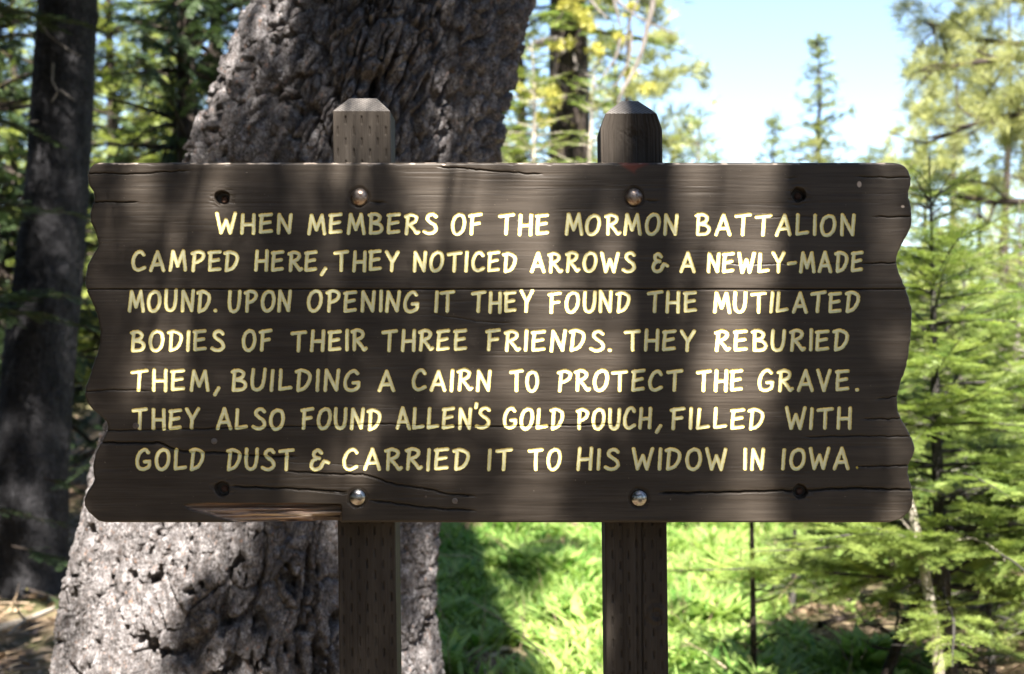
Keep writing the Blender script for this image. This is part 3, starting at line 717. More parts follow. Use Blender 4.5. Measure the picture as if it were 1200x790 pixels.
def pine(name, base, H, cb, R, trunk_r, label, templates, fmat, wmat, seed, group=None, nl=26, n2=9, tn=5, lean=(0, 0), sc=1.0, prof=.7, limbs=None, clump=.22, shape=None):
    rng = np.random.RandomState(seed); base = np.array(base, float)
    root = thing(name, base, label, 'tree', group); wood = Geo(); tufts = []
    z = np.linspace(-.2, H, 12); path = np.stack([base[0] + lean[0] * z + .06 * np.sin(z * .8 + seed), base[1] + lean[1] * z, base[2] + z], -1)
    tube(wood, path, trunk_r * np.clip(1 - .92 * z / H, .04, 1.0) * (1 + .3 * np.exp(-np.clip(z, 0, None) / .4)), 14)
    at = lambda h: np.array([np.interp(h, z, path[:, c]) for c in range(3)])
    for k in range(nl):
        f = (k + rng.uniform(0, 1)) / nl; h = cb + (H - cb) * f; a = rng.uniform(0, 6.28)
        Lb = R * ((1 - f) ** prof * .85 + .12) * rng.uniform(.6, 1.15)
        pine_limbs(rng, wood, tufts, at(h), [math.cos(a), math.sin(a), rng.uniform(-.15, .5)], Lb, max(.008, trunk_r * .25 * (1 - .7 * f)), n2, tn, -.15, clump)
    for (p0, d, Lb, rb) in (limbs or []):
        pine_limbs(rng, wood, tufts, np.array(p0), np.array(d), Lb, rb, 12, tn + 1, -.05, clump)
    wood.build('trunk', wmat, root, True)
    g = Geo(); O = np.array([t[0] for t in tufts]); Dd = np.array([t[1] for t in tufts])
    put(g, templates, O, Dd, np.full(len(O), np.ptp(templates[0][0][:, 0]) * sc), rng, 1.0)
    g.build('crown', fmat, root)
    return root

# ------------------------------------------------------------------ the big leaning pine behind the sign
BIG_D = 4.2
EDG = np.array([(-2600, 640, 730), (-1500, 560, 740), (-700, 470, 715), (-300, 408, 668), (-130, 364, 640), (0, 311, 620), (95, 264, 600), (190, 224, 575), (300, 190, 555), (400, 160, 536), (510, 126, 520), (600, 99, 509), (700, 77, 508), (790, 62, 511), (860, 48, 520), (930, 20, 545)], float)
def terr(t, k=.7):
    f = np.floor(t); return f + sstep(k, 1, t - f)
def bark_h(u, v, low):
    hi = 1 - low
    wu = u + .020 * noise(u * 9, v * 5, 1) + .006 * noise(u * 40, v * 26, 2) + .003 * noise(u * 110, v * 90, 5); wv = v + .035 * noise(u * 8, v * 5, 3) + .010 * noise(u * 40, v * 30, 4) + .004 * noise(u * 110, v * 90, 6)
    g, c, t = worley_t(wu / .120, wv / .25, 10)                      # big plates
    h = (.024 + .022 * hi) * sstep(.0, .11 + .10 * hi, g) * (.55 + .45 * c) + .016 * t
    g, c, t = worley_t(wu / .060 + 4, wv / .112, 20)                 # blocks within them
    h += (.010 + .024 * hi) * sstep(0, .13 + .13 * hi, g) * (.3 + .7 * c) + (.006 + .016 * hi) * t
    g, c, t = worley_t(wu / .025 + 7, wv / .040, 60)                 # flakes
    h += (.0075 + .004 * hi) * sstep(0, .17, g) * (.25 + .75 * c) + (.006 + .004 * hi) * t
    g, c, t = worley_t(wu / .0105 + 7, wv / .013, 70); h += .0022 * t + .0016 * c
    r = 1 - np.abs(noise(wu * 8.5, wv * 1.9, 30)); h -= .045 * sstep(.92, .98, r) * sstep(-.35, .1, noise(u * 4, v * 3, 31))
    for sx, sy, sd_, th_ in ((26, 8, 33, .67), (44, 15, 37, .72), (17, 4, 41, .72)):
        n = noise(wu * sx, wv * sy, sd_) + .25 * noise(wu * sx * 3, wv * sy * 3, sd_ + 2); h -= .055 * sstep(th_, th_ + .06, n)
    h += .003 * fbm(u * 60, v * 46, 35, 3) + .0045 * fbm(u * 190, v * 170, 39, 2)
    return h
def big_pine():
    root = thing('leaning_pine', (-.68, BIG_D - D0, float(gh(-.68, BIG_D - D0))), 'massive pine trunk with thick grey plated bark leaning right behind the sign', 'tree')
    zc = CZ + (395 - EDG[:, 0]) / FPX * BIG_D; cx = ((EDG[:, 1] + EDG[:, 2]) / 2 - 600) / FPX * BIG_D; rad = (EDG[:, 2] - EDG[:, 1]) / 2 / FPX * BIG_D * .975
    o = np.argsort(zc); zc, cx, rad = zc[o], cx[o], rad[o]
    zz = np.concatenate([np.linspace(-.1, .2, 20, endpoint=False), np.arange(.2, 2.75, .0034), np.linspace(2.76, 9.5, 120)])
    th = np.concatenate([np.linspace(-math.pi * 1.03, 0.03 * math.pi, 720, endpoint=False), np.linspace(.03 * math.pi, .97 * math.pi, 110, endpoint=False)])
    TH, ZZ = np.meshgrid(th, zz)
    from_sm = lambda a: np.convolve(np.pad(np.interp(np.linspace(zc[0], zc[-1], 500), zc, a), 12, 'edge'), np.ones(25) / 25, 'valid')
    zs = np.linspace(zc[0], zc[-1], 500); CX = np.interp(ZZ, zs, from_sm(cx)); RR = np.interp(ZZ, zs, from_sm(rad))
    u = TH * .50 * 1.12; v = ZZ * 1.2
    low = sstep(1.6, .9, ZZ) if False else 1 - sstep(.9, 1.7, ZZ)
    h = .82 * bark_h(u, v, low) - .021 - .026 * (1 - low)
    flut = .02 * np.sin(TH * 5 + 1.3 + ZZ * .6) + .014 * noise(TH * 2.2, ZZ * 1.3, 77)
    R = RR + h + flut
    V = np.stack([CX + R * np.cos(TH), BIG_D - D0 + R * np.sin(TH), ZZ], -1)
    nt_, nz = len(th), len(zz)
    i = np.arange(nz - 1)[:, None] * nt_; j = np.arange(nt_)[None]
    F = np.stack([i + j, i + (j + 1) % nt_, i + nt_ + (j + 1) % nt_, i + nt_ + j], -1).reshape(-1, 4)
    mesh_obj('trunk', V.reshape(-1, 3), F, M_BARK, root, True)
    return root, (lambda z: np.array([np.interp(z, zc, cx), BIG_D - D0, z]))
big, big_at = big_pine()

# unseen limbs and needle clumps, added along sun rays to dapple sign and trunk
def shade_canopy():
    rng = np.random.RandomState(21); wood = Geo(); g = Geo(); O = []
    def lit_board(px, py):
        l = 0.0
        g2 = lambda cx, cy, rx, ry: math.exp(-((px - cx) / rx) ** 2 - ((py - cy) / ry) ** 2)
        l = max(g2(600, 265, 80, 90), g2(660, 430, 85, 130), g2(590, 560, 120, 50) * .55, g2(862, 400, 36, 500) * (1 if px < 902 else 0), g2(378, 215, 28, 40) * .9,
                g2(175, 240, 85, 75) * .6, g2(415, 165, 45, 55), g2(500, 215, 60, 50) * .9, g2(800, 240, 60, 90) * .75, g2(960, 260, 70, 160) * .5, .36 if py < 330 else (.13 if px < 540 else .28))
        return l
    def lit_trunk(px, py):
        if py > 560:
            edge = np.interp(py, [560, 640, 700, 735, 790], [330, 318, 262, 205, 190])
            l = .93 if px < edge + 4 else .06
            if px < 95: l = .6
            if px > 470: l = .6
            return l
        g2 = lambda cx, cy, rx, ry: math.exp(-((px - cx) / rx) ** 2 - ((py - cy) / ry) ** 2)
        return max(g2(268, 90, 34, 50), g2(555, 60, 60, 95) * .9, g2(400, 120, 75, 50) * .55, g2(490, 30, 70, 45) * .6, g2(330, 15, 50, 50) * .8, g2(240, 170, 40, 40) * .6)
    n = 0
    while n < 500:
        px, py = rng.uniform(60, 1120), rng.uniform(150, 660)
        if n > 410: px, py = (rng.uniform(380, 480) if rng.rand() < .5 else rng.uniform(695, 800)), rng.uniform(600, 850)
        if py < 190: continue
        if rng.rand() < lit_board(px, py) * 1.35: continue
        t = rng.uniform(2.4, 5.5); q = np.array([(px - 600) * S, 0, CZ + (395 - py) * S]) + SD * t; O.append(q); n += 1
    n = 0
    while n < 950:
        py = rng.uniform(-60, 830); a = np.interp(py, EDG[:, 0], EDG[:, 1]); b = np.interp(py, EDG[:, 0], EDG[:, 2]); px = rng.uniform(a - 20, b + 10)
        if rng.rand() < lit_trunk(px, py) * 1.3: continue
        c = (px - (a + b) / 2) / (b - a) * 2; d = BIG_D - .47 * math.sqrt(max(0, 1 - c * c))
        t = rng.uniform(3.0, 7.5); n += 1
        if rng.rand() < .95: O.append(P(px, py, d) + SD * t)
    nb = len(O)
    for k in range(60):                     # added high clumps that soften all the light on the sign
        px, py = rng.uniform(40, 1140), rng.uniform(130, 680)
        O.append(np.array([(px - 600) * S, 0, CZ + (395 - py) * S]) + SD * rng.uniform(9, 14))
    k = 0
    while k < 230:                           # added high clumps that shade the near meadow
        px, py = rng.uniform(495, 720), rng.uniform(612, 790); edge = np.interp(py, [612, 640, 680, 720, 790], [700, 695, 640, 596, 583])
        if px > edge - 6 or (py < 632 and rng.rand() < .75) or rng.rand() < .12: continue
        q = P(px, py, (CZ - .12) * FPX / (py - 395)); O.append(q + SD * rng.uniform(6.5, 11)); k += 1
    for k in range(34):                      # shade on the upper half of the young fir at the sign's end
        O.append(P(rng.uniform(1050, 1135), rng.uniform(165, 330), 5.5) + SD * rng.uniform(6, 9))
    O = np.array(O)
    # keep them out of the picture's own field of view
    dd = O[:, 1] + D0; vis = (dd > .1) & (O[:, 2] - CZ < dd * .27)
    vis_n = vis; szs = np.where(np.arange(len(O)) < 500, .55, np.where(np.arange(len(O)) < nb, .75, np.where(np.arange(len(O)) < nb + 60, .6, np.where(np.arange(len(O)) < nb + 290, 1.5, .8))))[~vis]; O = O[~vis]
    put(g, TF_SHADE, O, rng.normal(0, 1, O.shape), np.ptp(TF_SHADE[0][0][:, 0]) * szs, rng, 1.0)
    g.build('shade_clumps', M_PINE, big)
    # added limbs laid along the sun's bearing to throw upright bands of shade
    hb = np.array([-SD[0], -SD[1]]) / math.hypot(SD[0], SD[1])
    for px, z, r in [(765, 5.6, .042), (932, 4.9, .026), (990, 6.2, .05), (325, 5.9, .022)]:
        x = (px - 600) * S; t = (z - 1.45) / SD[2]; c = np.array([x + SD[0] * t, SD[1] * t, z])
        a = c + np.array([hb[0], hb[1], .03]) * 1.1; b = c - np.array([hb[0], hb[1], .03]) * 1.2
        st = big_at(z + .5); st = st + np.array([.1, -.3, .2])
        pts = np.array([st, st * .4 + a * .6 + [0, 0, .12], a, (a + c) / 2 + rng.normal(0, .006, 3), c, (b + c) / 2 + rng.normal(0, .006, 3), b, b - np.array([hb[0], hb[1], -.3]) * .6])
        tube(wood, pts, r * np.array([1.5, 1.2, 1.08, 1.03, 1, .95, .9, .4]), 8)
    for k in range(0, len(O), 18):
        z0 = min(9.0, O[k][2] + .4); a = big_at(max(3.2, z0)) + [0, -.25, 0]
        m = (a + O[k]) / 2 + rng.normal(0, .2, 3); 
        if m[2] - CZ < (m[1] + D0) * .3: continue
        tube(wood, catmull([a, m, O[k]], 4), np.linspace(.012, .004, 9), 4)
    wood.build('limb', M_BARK, big, True)
shade_canopy()

# ------------------------------------------------------------------ left grey fir
def left_fir():
    d = 8.1; base = P(36, 735, d); base[2] = gh(base[0], base[1])
    root = thing('fir_tree', base, 'grey straight-barked fir trunk leaning past the left end of the sign', 'tree')
    E = np.array([(-900, 95, 135), (-300, 62, 128), (0, 44, 116), (190, 34, 106), (264, 26, 101), (400, 8, 89), (528, -4, 82), (640, -6, 80), (720, -12, 86), (760, -24, 96)], float)
    zc = CZ + (395 - E[:, 0]) / FPX * d; cx = ((E[:, 1] + E[:, 2]) / 2 - 600) / FPX * d; rad = (E[:, 2] - E[:, 1]) / 2 / FPX * d
    o = np.argsort(zc); zc, cx, rad = zc[o], cx[o], rad[o]
    zz = np.concatenate([np.arange(-.5, 3.4, .008), np.linspace(3.45, 7.5, 40)]); th = np.linspace(0, 2 * math.pi, 220, endpoint=False)
    TH, ZZ = np.meshgrid(th, zz); CX = np.interp(ZZ, zc, cx); RR = np.interp(ZZ, zc, rad)
    u = TH * .2; f1, f2, c = worley(u / .03 + .3 * noise(u * 40, ZZ * 12, 3), ZZ / .055, 60)
    h = .007 * sstep(0, .3, f2 - f1) * (.3 + .7 * c) + .006 * fbm(u * 40, ZZ * 14, 61, 4) + .012 * noise(u * 6, ZZ * 1.2, 63) + .012 * sstep(.8, .95, noise(u * 9 + 5, ZZ * 5, 64))
    R = RR + h - .008
    V = np.stack([CX + R * np.cos(TH), base[1] + R * np.sin(TH), ZZ], -1).reshape(-1, 3); n = len(th)
    i = np.arange(len(zz) - 1)[:, None] * n; j = np.arange(n)[None]
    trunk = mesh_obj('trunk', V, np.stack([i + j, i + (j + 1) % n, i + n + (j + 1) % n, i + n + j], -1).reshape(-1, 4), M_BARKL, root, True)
    # dead twig stubs on the bark and low living boughs
    rng = np.random.RandomState(5); wood = Geo()
    tw = [[(62, 74), (61, 95), (68, 108), (60, 120)], [(45, 142), (35, 143), (28, 141)], [(42, 20), (58, 42), (80, 58), (95, 66)], [(70, 105), (88, 118)]]
    for pl in tw: tube(wood, [P(x, y, d - .24) for x, y in pl], np.linspace(.008, .003, len(pl)), 5)
    wood.build('dead_twig', M_STEM, root)
    w2 = Geo(); acc = []
    for px, py, L_, a, pt in [(8, 345, .75, .35, -.1), (-5, 355, .8, .1, -.15), (-10, 230, .75, .3, -.1), (95, 560, .4, .5, -.2), (5, 590, .5, .2, -.2), (60, 640, .5, -.4, -.2), (80, 690, .5, .2, -.3), (-8, 10, .8, -.3, 0), (-10, 120, .6, .2, -.2), (130, 520, .5, -2.6, -.2)]:
        fir_branch(rng, acc, w2, P(px - 50 * math.cos(a), py, d - .45), [math.cos(a), .2 * math.sin(a), pt], L_, .05, .30, .007, .3)
    for k in range(60):
        h = rng.uniform(3.5, 7.3); a = rng.uniform(0, 6.28)
        fir_branch(rng, acc, w2, np.array([np.interp(h, zc, cx), base[1], h]), [math.cos(a), math.sin(a), -.15], rng.uniform(1.3, 2.4), .14, .26, .02, .3, True)
    w2.build('bough', M_BARKD, root, True)
    g = Geo(); O = []
    while len(O) < 860:  # unseen needle clumps added on sun rays to shade trunk and ground
        py = rng.uniform(-80, 850); px = rng.uniform(-60, 150)
        if len(O) > 620: py = rng.uniform(728, 850)
        if py < 735:
            if rng.rand() < .85 * math.exp(-((px - 75) / 30) ** 2 - ((py - 300) / 75) ** 2): continue
            q = P(px, py, d - .2)
        else:
            q = P(px, py, CZ * FPX / (py - 395))
        c = q + SD * rng.uniform(4.2, 8.0)
        if c[2] - CZ > (c[1] + D0) * .26: O.append(c)
    O = np.array(O); put(g, TF_SHADE, O, rng.normal(0, 1, O.shape), np.full(len(O), 1.1 * np.ptp(TF_SHADE[0][0][:, 0])), rng, 1.0)
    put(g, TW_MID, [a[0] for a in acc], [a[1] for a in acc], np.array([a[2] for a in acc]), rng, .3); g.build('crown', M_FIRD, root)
left_fir()

def on_ground(px, d):
    p = P(px, 395, d); return np.array([p[0], p[1], float(gh(p[0], p[1]))])
def htop(py, d, base): return CZ + (395 - py) / FPX * d - base[2]

# ------------------------------------------------------------------ right: the young fir at the sign's edge and saplings
d = 5.5; b = on_ground(1117, d); H = htop(183, d, b)
fir('young_fir', b, H, .56, .90, .036, 'bright green young fir standing close by the right end of the sign', TW_NEAR, M_FIR, M_STEMD, 3, minb=.15, nwh=14, per=6, step=.045, side=.36, lean=(-.047, 0), pitch=(.45, .02), prof=.8, bend=.012, droop=.12, dead=34)
d = 6.0; b = on_ground(885, d)
fir('sapling', b, 1.75, 1.15, .28, .014, 'thin dark bare stemmed sapling below the sign, first right of the right post', TW_NEAR, M_FIR, M_BARKD, 31, group='saplings in the meadow', nwh=5, per=4, step=.05, lean=(-.035, 0), dead=22, bend=.012)
d = 8.6; b = on_ground(968, d)
fir('sapling', b, 1.9, .35, .5, .026, 'brown stemmed leafy sapling standing between the bare sapling and the twin stems', TW_NEAR, M_FIR, M_BARKD, 32, group='saplings in the meadow', nwh=8, per=4, step=.06, dead=16)
d = 7.4; b = on_ground(1040, d)
fir('sapling', b, 1.85, .3, .48, .026, 'dark stemmed bushy sapling just left of the young fir', TW_NEAR, M_FIR, M_BARKD, 33, group='saplings in the meadow', nwh=8, per=5, step=.05, dead=18)
for k, (px, d, H, R, lab) in enumerate([
    (815, 10.5, 1.5, .45, 'small bright sapling in the meadow just right of the right post'),
    (855, 12.5, 1.7, .5, 'farther small sapling behind the thin bare sapling'),
    (925, 7.6, 1.1, .42, 'knee high feathery sapling under the sign between the two thin stems'),
    (905, 10.2, 1.8, .55, 'sunlit sapling standing back between bare and brown stemmed saplings'),
    (1000, 10.8, 1.8, .6, 'sunlit sapling behind the twin stems, under the right end of the sign'),
    (1165, 6.3, 1.0, .45, 'low green sapling right of the young fir stem at the bottom edge')]):
    fir('sapling', on_ground(px, d), H, .1, R, .016, lab, TW_NEAR, M_FIRY if k in (0, 1, 3, 4) else M_FIR, M_STEMD, 300 + k, group='saplings in the meadow', nwh=8, per=5, step=.06, side=.36, dead=9, pitch=(.6, .1), droop=.2)
def stem_tree(name, pl, d, r, mat, label, cat, seed, twigs=6):
    rng = np.random.RandomState(seed); pts = np.array([P(x, y, dd) for x, y, dd in pl]); 
    root = thing(name, pts[0], label, cat); g = Geo(); tube(g, catmull(pts, 5), np.linspace(r, r * .7, (len(pts) - 1) * 5 + 1), 10)
    for k in range(twigs):
        f = rng.uniform(.15, .95) * (len(pts) - 1); i = int(f); p = pts[i] + (pts[i + 1] - pts[i]) * (f - i)
        q = crooked(rng, p, rng.normal(0, 1, 3) * [1, .6, .5] + [0, 0, .2], rng.uniform(.2, .5), 8, .25, .2); tube(g, q, np.linspace(.006, .0012, 9), 4)
    g.build('trunk', mat, root, True); return root
stem_tree('dead_stem', [(1104, 850, 5.3), (1098, 760, 5.3), (1087, 690, 5.3), (1078, 640, 5.32), (1066, 590, 5.35), (1052, 540, 5.4)], 5.3, .021, M_PALE, 'pale barkless dead stem leaning left beside the young fir', 'tree', 8, 5)
stem_tree('broken_limb', [(1030, 815, 6.0), (1056, 745, 6.0), (1083, 690, 6.0), (1125, 640, 6.05), (1160, 590, 6.1), (1195, 560, 6.2)], 6, .024, M_BARKD, 'dark broken limb propped aslant behind the young fir', 'branch', 9, 12)
stem_tree('broken_limb', [(1108, 600, 5.6), (1125, 575, 5.6), (1150, 600, 5.7), (1195, 615, 5.8)], 5.6, .011, M_BARK, 'rusty brown short dead limb crossing the young fir stem', 'branch', 10, 8)

# young firs and a bushy row beyond, right
for k, (px, d, top, R, lab) in enumerate([
    (1215, 7.0, 255, .95, 'broad green young fir cut off by the right frame edge'),
    (1150, 10.5, 330, .95, 'low sunlit young fir behind the near fir'),
    (1085, 12.5, 380, .8, 'small sunlit young fir just beyond the right end of the sign'),
    (1130, 9.0, 285, .8, 'bright young fir standing close behind the near fir'),
    (1190, 9.6, 230, .9, 'feathery young fir right of and behind the near fir'),
    (1240, 12.0, 240, 1.3, 'tall young fir behind the broad one at the right frame edge'),
    (820, 14.0, 128, 1.0, 'green young fir tip rising above the sign beside the right post'),
    (692, 11.0, 72, .85, 'slim pale stemmed young fir between the dark trunk and right post'),
    (622, 12.0, 48, 1.15, 'yellow-green young fir between the leaning pine and the dark trunk'),
    (585, 13.5, 105, 1.0, 'lower young fir tucked against the right edge of the leaning pine')]):
    b = on_ground(px, d); H = htop(top, d, b)
    tmpl = TW_NEAR if d < 9 else TW_MID
    fir('young_fir', b, H, .25 if d < 12 or px > 900 else .6, R, .022 + .008 * H, lab, tmpl, [M_FIR, M_FIRY, M_FIRY, M_FIR, M_FIRY, M_FIR, M_FIR, M_FIR, M_FIRY, M_FIR][k], (M_PALE if k in (7, 8) else M_STEM), 50 + k, group='young firs', nwh=int(9 + H * 2.4), per=7, step=.055 if d < 9 else .09, side=.33, prof=.8, pitch=(.5, .0), droop=.2)

# ------------------------------------------------------------------ middle: dark lichen-hung trunk and its bare boughs
def lichen_tree():
    d = 14.0; b = on_ground(672, d); root = thing('old_fir', b, 'dark old fir trunk hung with yellow lichen between leaning pine and right post', 'tree')
    rng = np.random.RandomState(4); g = Geo()
    zs = np.linspace(-.2, 9, 40); pts = np.stack([b[0] + .0 * zs - .012 * zs, b[1] + 0 * zs, b[2] + zs], -1)
    tube(g, pts, .235 - .012 * zs + .015 * noise(zs * 2, zs * 0, 5), 16)
    g.build('trunk', M_BARKD, root, True)
    w_ = Geo(); lich = []
    def limb(pl, r0, r1, n=6):
        p = catmull(np.array([P(*a) for a in pl]), 5); tube(w_, p, np.linspace(r0, r1, len(p)), 6)
        return p
    limb([(630, 52, 13.7), (645, 48, 13.5), (657, 47, 13.3)], .045, .04); limb([(657, 47, 13.3), (660, 58, 13.2), (654, 66, 13.2)], .035, .02)
    limb([(652, 66, 13.3), (650, 82, 13.3), (655, 95, 13.3), (664, 102, 13.3)], .012, .008); limb([(672, 62, 13.3), (676, 76, 13.2), (690, 84, 13.2), (705, 70, 13.2)], .012, .008)
    bl = [limb([(764, -20, 12.5), (765, 4, 12.5), (759, 30, 12.5), (752, 60, 12.5), (741, 86, 12.5), (730, 105, 12.4), (724, 122, 12.4)], .030, .012),
          limb([(740, 36, 12.5), (738, 66, 12.5), (728, 90, 12.5), (715, 108, 12.5)], .014, .008), limb([(716, -10, 12.6), (722, 10, 12.6), (727, 32, 12.6)], .017, .009), limb([(727, 45, 12.6), (722, 66, 12.6), (709, 86, 12.6), (696, 104, 12.6)], .015, .007),
          limb([(688, -5, 13), (700, 10, 12.9), (712, 22, 12.8)], .015, .008), limb([(752, -10, 12.4), (740, 20, 12.4), (730, 60, 12.4)], .012, .006), limb([(705, -20, 13), (740, 15, 12.7), (790, 40, 12.4)], .016, .007), limb([(672, 80, 13.4), (700, 95, 13), (716, 112, 13)], .014, .008)]
    w_.build('bare_bough', M_STEM, root, True)
    for c, s, n in [((668, 3), 12, 26), ((680, 18), 9, 18), ((690, 30), 10, 22), ((650, 55), 6, 10), ((668, 50), 5, 9), ((725, 45), 6, 14), ((740, 8), 6, 10), ((635, 110), 8, 14), ((650, 108), 9, 16), ((636, 142), 9, 14), ((646, 120), 7, 10), ((700, 55), 9, 10), ((760, 105), 10, 10), ((735, 88), 7, 8), ((605, 100), 7, 10)]:
        for k in range(n): lich.append(P(c[0] + rng.normal(0, s * .6), c[1] + rng.normal(0, s * .5), rng.uniform(12.6, 13.5)))
    T = [tuft_template(26, .055, .006, rng, 3.0)]; g2 = Geo(); O = np.array(lich); put(g2, T, O, rng.normal(0, 1, O.shape), np.full(len(O), np.ptp(T[0][0][:, 0])), rng, 1)
    g2.build('lichen', M_LICHEN, root)
    acc = []; w3 = Geo()
    for k in range(130):
        h = rng.uniform(4.1, 9); a = rng.uniform(0, 6.28); fir_branch(rng, acc, w3, np.array([b[0], b[1], b[2] + h]), [math.cos(a), math.sin(a), -.1], rng.uniform(1.0, 1.7), .17, .27, .02, .3)
    for px, py, dx in [(690, 120, 1), (700, 150, 1), (650, 140, -1), (655, 110, -1), (690, 60, 1)]:
        fir_branch(rng, acc, w3, P(px, py, 13.8), [dx, -.3, -.15], .7, .12, .3, .014, .3)
    w3.build('bough', M_BARKD, root, True)
    g3 = Geo(); put(g3, TW_MID, [a[0] for a in acc], [a[1] for a in acc], np.array([a[2] for a in acc]), rng, .3); g3.build('crown', M_FIR, root)
lichen_tree()

# ------------------------------------------------------------------ right: near pine boughs reaching in from outside the frame
d = 11.5; b = on_ground(1330, d)
pine('pine_tree', b, 11, 2.2, 2.2, .2, 'near pine outside the right edge reaching yellow-green boughs over the young fir', TF_MID, M_PINE, M_BARKD, 71, nl=12, n2=6, tn=5, sc=1.4, clump=.22,
     limbs=[(P(1300, 70, d), (-1, -.1, -.05), 1.5, .05), (P(1310, 110, d - .3), (-1, -.05, .0), 1.55, .05), (P(1290, 10, d + .3), (-1, .1, .1), 1.5, .045), (P(1280, -30, d), (-1, .1, .12), 1.4, .05), (P(1290, 150, d + .5), (-1, -.1, -.05), 1.2, .04), (P(1250, 60, d + .8), (-1, .3, .05), 1.3, .04), (P(1260, 20, d + .9), (-1, .3, .2), 1.2, .04)])
# ------------------------------------------------------------------ distant trees
FARS = [  # px, depth, top py, radius, kind, label
 (960, 42, 38, 2.3, 'f', 'tall slim pale fir spire alone against the sky above the sign'),
 (906, 48, 128, 1.7, 'f', 'small pale fir tip left of the tall spire above the sign'),
 (738, 24, -60, 2.4, 'p', 'open crowned pine behind the right post with boughs towards the sky'),
 (1120, 30, 40, 2.4, 'p', 'hazy sunlit pine behind the near pine boughs at upper right'),
 (1180, 26, -20, 2.6, 'p', 'large sunlit pine filling the upper right corner'),
 (1085, 38, 150, 2.2, 'f', 'middling fir behind the tip of the young fir'),
 (1150, 22, 215, 1.8, 'f', 'sunlit fir beyond the young fir, at mid height on the right'),
 (1220, 32, 100, 2.8, 'f', 'tall fir at the far right edge beyond the pines'),
 (1060, 26, 300, 1.6, 'f', 'short fir peeping past the right end of the sign'),
 (1020, 46, 172, 2.6, 'f', 'far fir whose tip just clears the top right of the sign'),
 (720, 30, 30, 2.4, 'f', 'sunlit fir behind the lichen hung trunk'),
 (610, 26, -80, 2.6, 'f', 'tall fir behind the leaning pine and the dark trunk'),
 (660, 40, 60, 3.0, 'f', 'far fir closing the gap behind the dark trunk'),
 (840, 55, 175, 2.6, 'f', 'far low fir just showing over the sign right of the right post'),
 (130, 17, -140, 1.9, 'y', 'sunlit yellow-green fir right of the grey fir trunk'),
 (200, 21, -60, 2.1, 'y', 'sunlit fir between the grey trunk and the leaning pine'),
 (255, 14, -260, 1.7, 'd', 'dark fir close behind the left edge of the leaning pine'),
 (222, 11.5, -400, 1.15, 'd', 'dark fir with low shaded boughs behind the top left of the sign'),
 (-10, 12, -350, 1.6, 'd', 'dark fir behind the grey trunk at the left frame edge'),
 (15, 20, -100, 2.2, 'y', 'sunlit fir showing left of the grey trunk'),
 (-60, 26, -150, 2.8, 'd', 'tall dark fir at the far left behind the grey trunk'),
 (95, 27, -40, 2.6, 'y', 'sunlit fir showing in the slit between grey trunk and sign'),
 (300, 27, -120, 2.8, 'd', 'tall dark fir behind the leaning pine, left side'),
 (180, 34, -20, 3.2, 'y', 'far sunlit fir closing the gap above the top left of the sign')]
for k, (px, d, top, R, kd, lab) in enumerate(FARS):
    b = on_ground(px, d); H = htop(top, d, b)
    if kd == 'p':
        pine('pine_tree', b, H, .22 * H, R, .011 * H + .04, lab, TF_FAR, M_PINE, M_BARKD, 100 + k, group='pines beyond the meadow', nl=int(10 + H * 1.0), n2=6, tn=4, sc=1.1, clump=.35)
    else:
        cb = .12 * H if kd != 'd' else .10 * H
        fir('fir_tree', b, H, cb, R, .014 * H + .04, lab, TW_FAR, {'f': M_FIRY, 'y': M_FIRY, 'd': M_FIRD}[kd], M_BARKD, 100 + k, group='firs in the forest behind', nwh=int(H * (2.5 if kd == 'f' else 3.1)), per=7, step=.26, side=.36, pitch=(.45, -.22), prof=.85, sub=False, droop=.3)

# ------------------------------------------------------------------ unseen firs added round the camera to close off most of the sky
def sky_blocker_firs():
    rng = np.random.RandomState(77); g = Geo(); T = [twig_template(1.1, 60, .34, .055, rng, .4, .6)]
    spots = [(x, -7.6 + rng.uniform(-.6, .4), 6.6 + rng.uniform(-.6, .3)) for x in (-3.2, 5.6)]
    spots += [(x, -11.2 + rng.uniform(-.6, .6), 10.4 + rng.uniform(-.9, .4)) for x in np.arange(-5.5, 9, 3.4)]
    spots += [(x, y, 12 + rng.uniform(-2, 2)) for x, y in [(-4.3, -5), (-4.6, -2.6), (-5.4, -.4), (-5.2, 1.8), (-6.8, 3.8), (-7.5, -3), (-9.5, 5.5), (-8.5, .8), (8.0, -3.4), (9.4, 1.6)]]
    for (x, y, H) in spots:
        b = np.array([x, y, float(gh(x, y))]); acc = []
        tube(g, [b + [0, 0, -.2], b + [0, 0, H * .5], b + [0, 0, H]], [.022 * H, .013 * H, .01], 8, 0.0)
        R = .17 * H + .5
        for k in range(int(H * 8)):
            f = rng.uniform(0, 1); a = rng.uniform(0, 6.28); Lb = R * (1 - f) ** .8 + .2
            for q in np.arange(.25, 1.01, .2):
                acc.append((b + np.array([math.cos(a) * Lb * q, math.sin(a) * Lb * q, (.05 * H + .95 * H * f) - .25 * Lb * q]), [math.cos(a) + rng.normal(0, .5), math.sin(a) + rng.normal(0, .5), -.2], 1.1))
        put(g, T, [a[0] for a in acc], [a[1] for a in acc], np.array([a[2] for a in acc]), rng, .4)
    tag(g.build('sky_blocker_firs', M_FIRD), kind='stuff')
sky_blocker_firs()

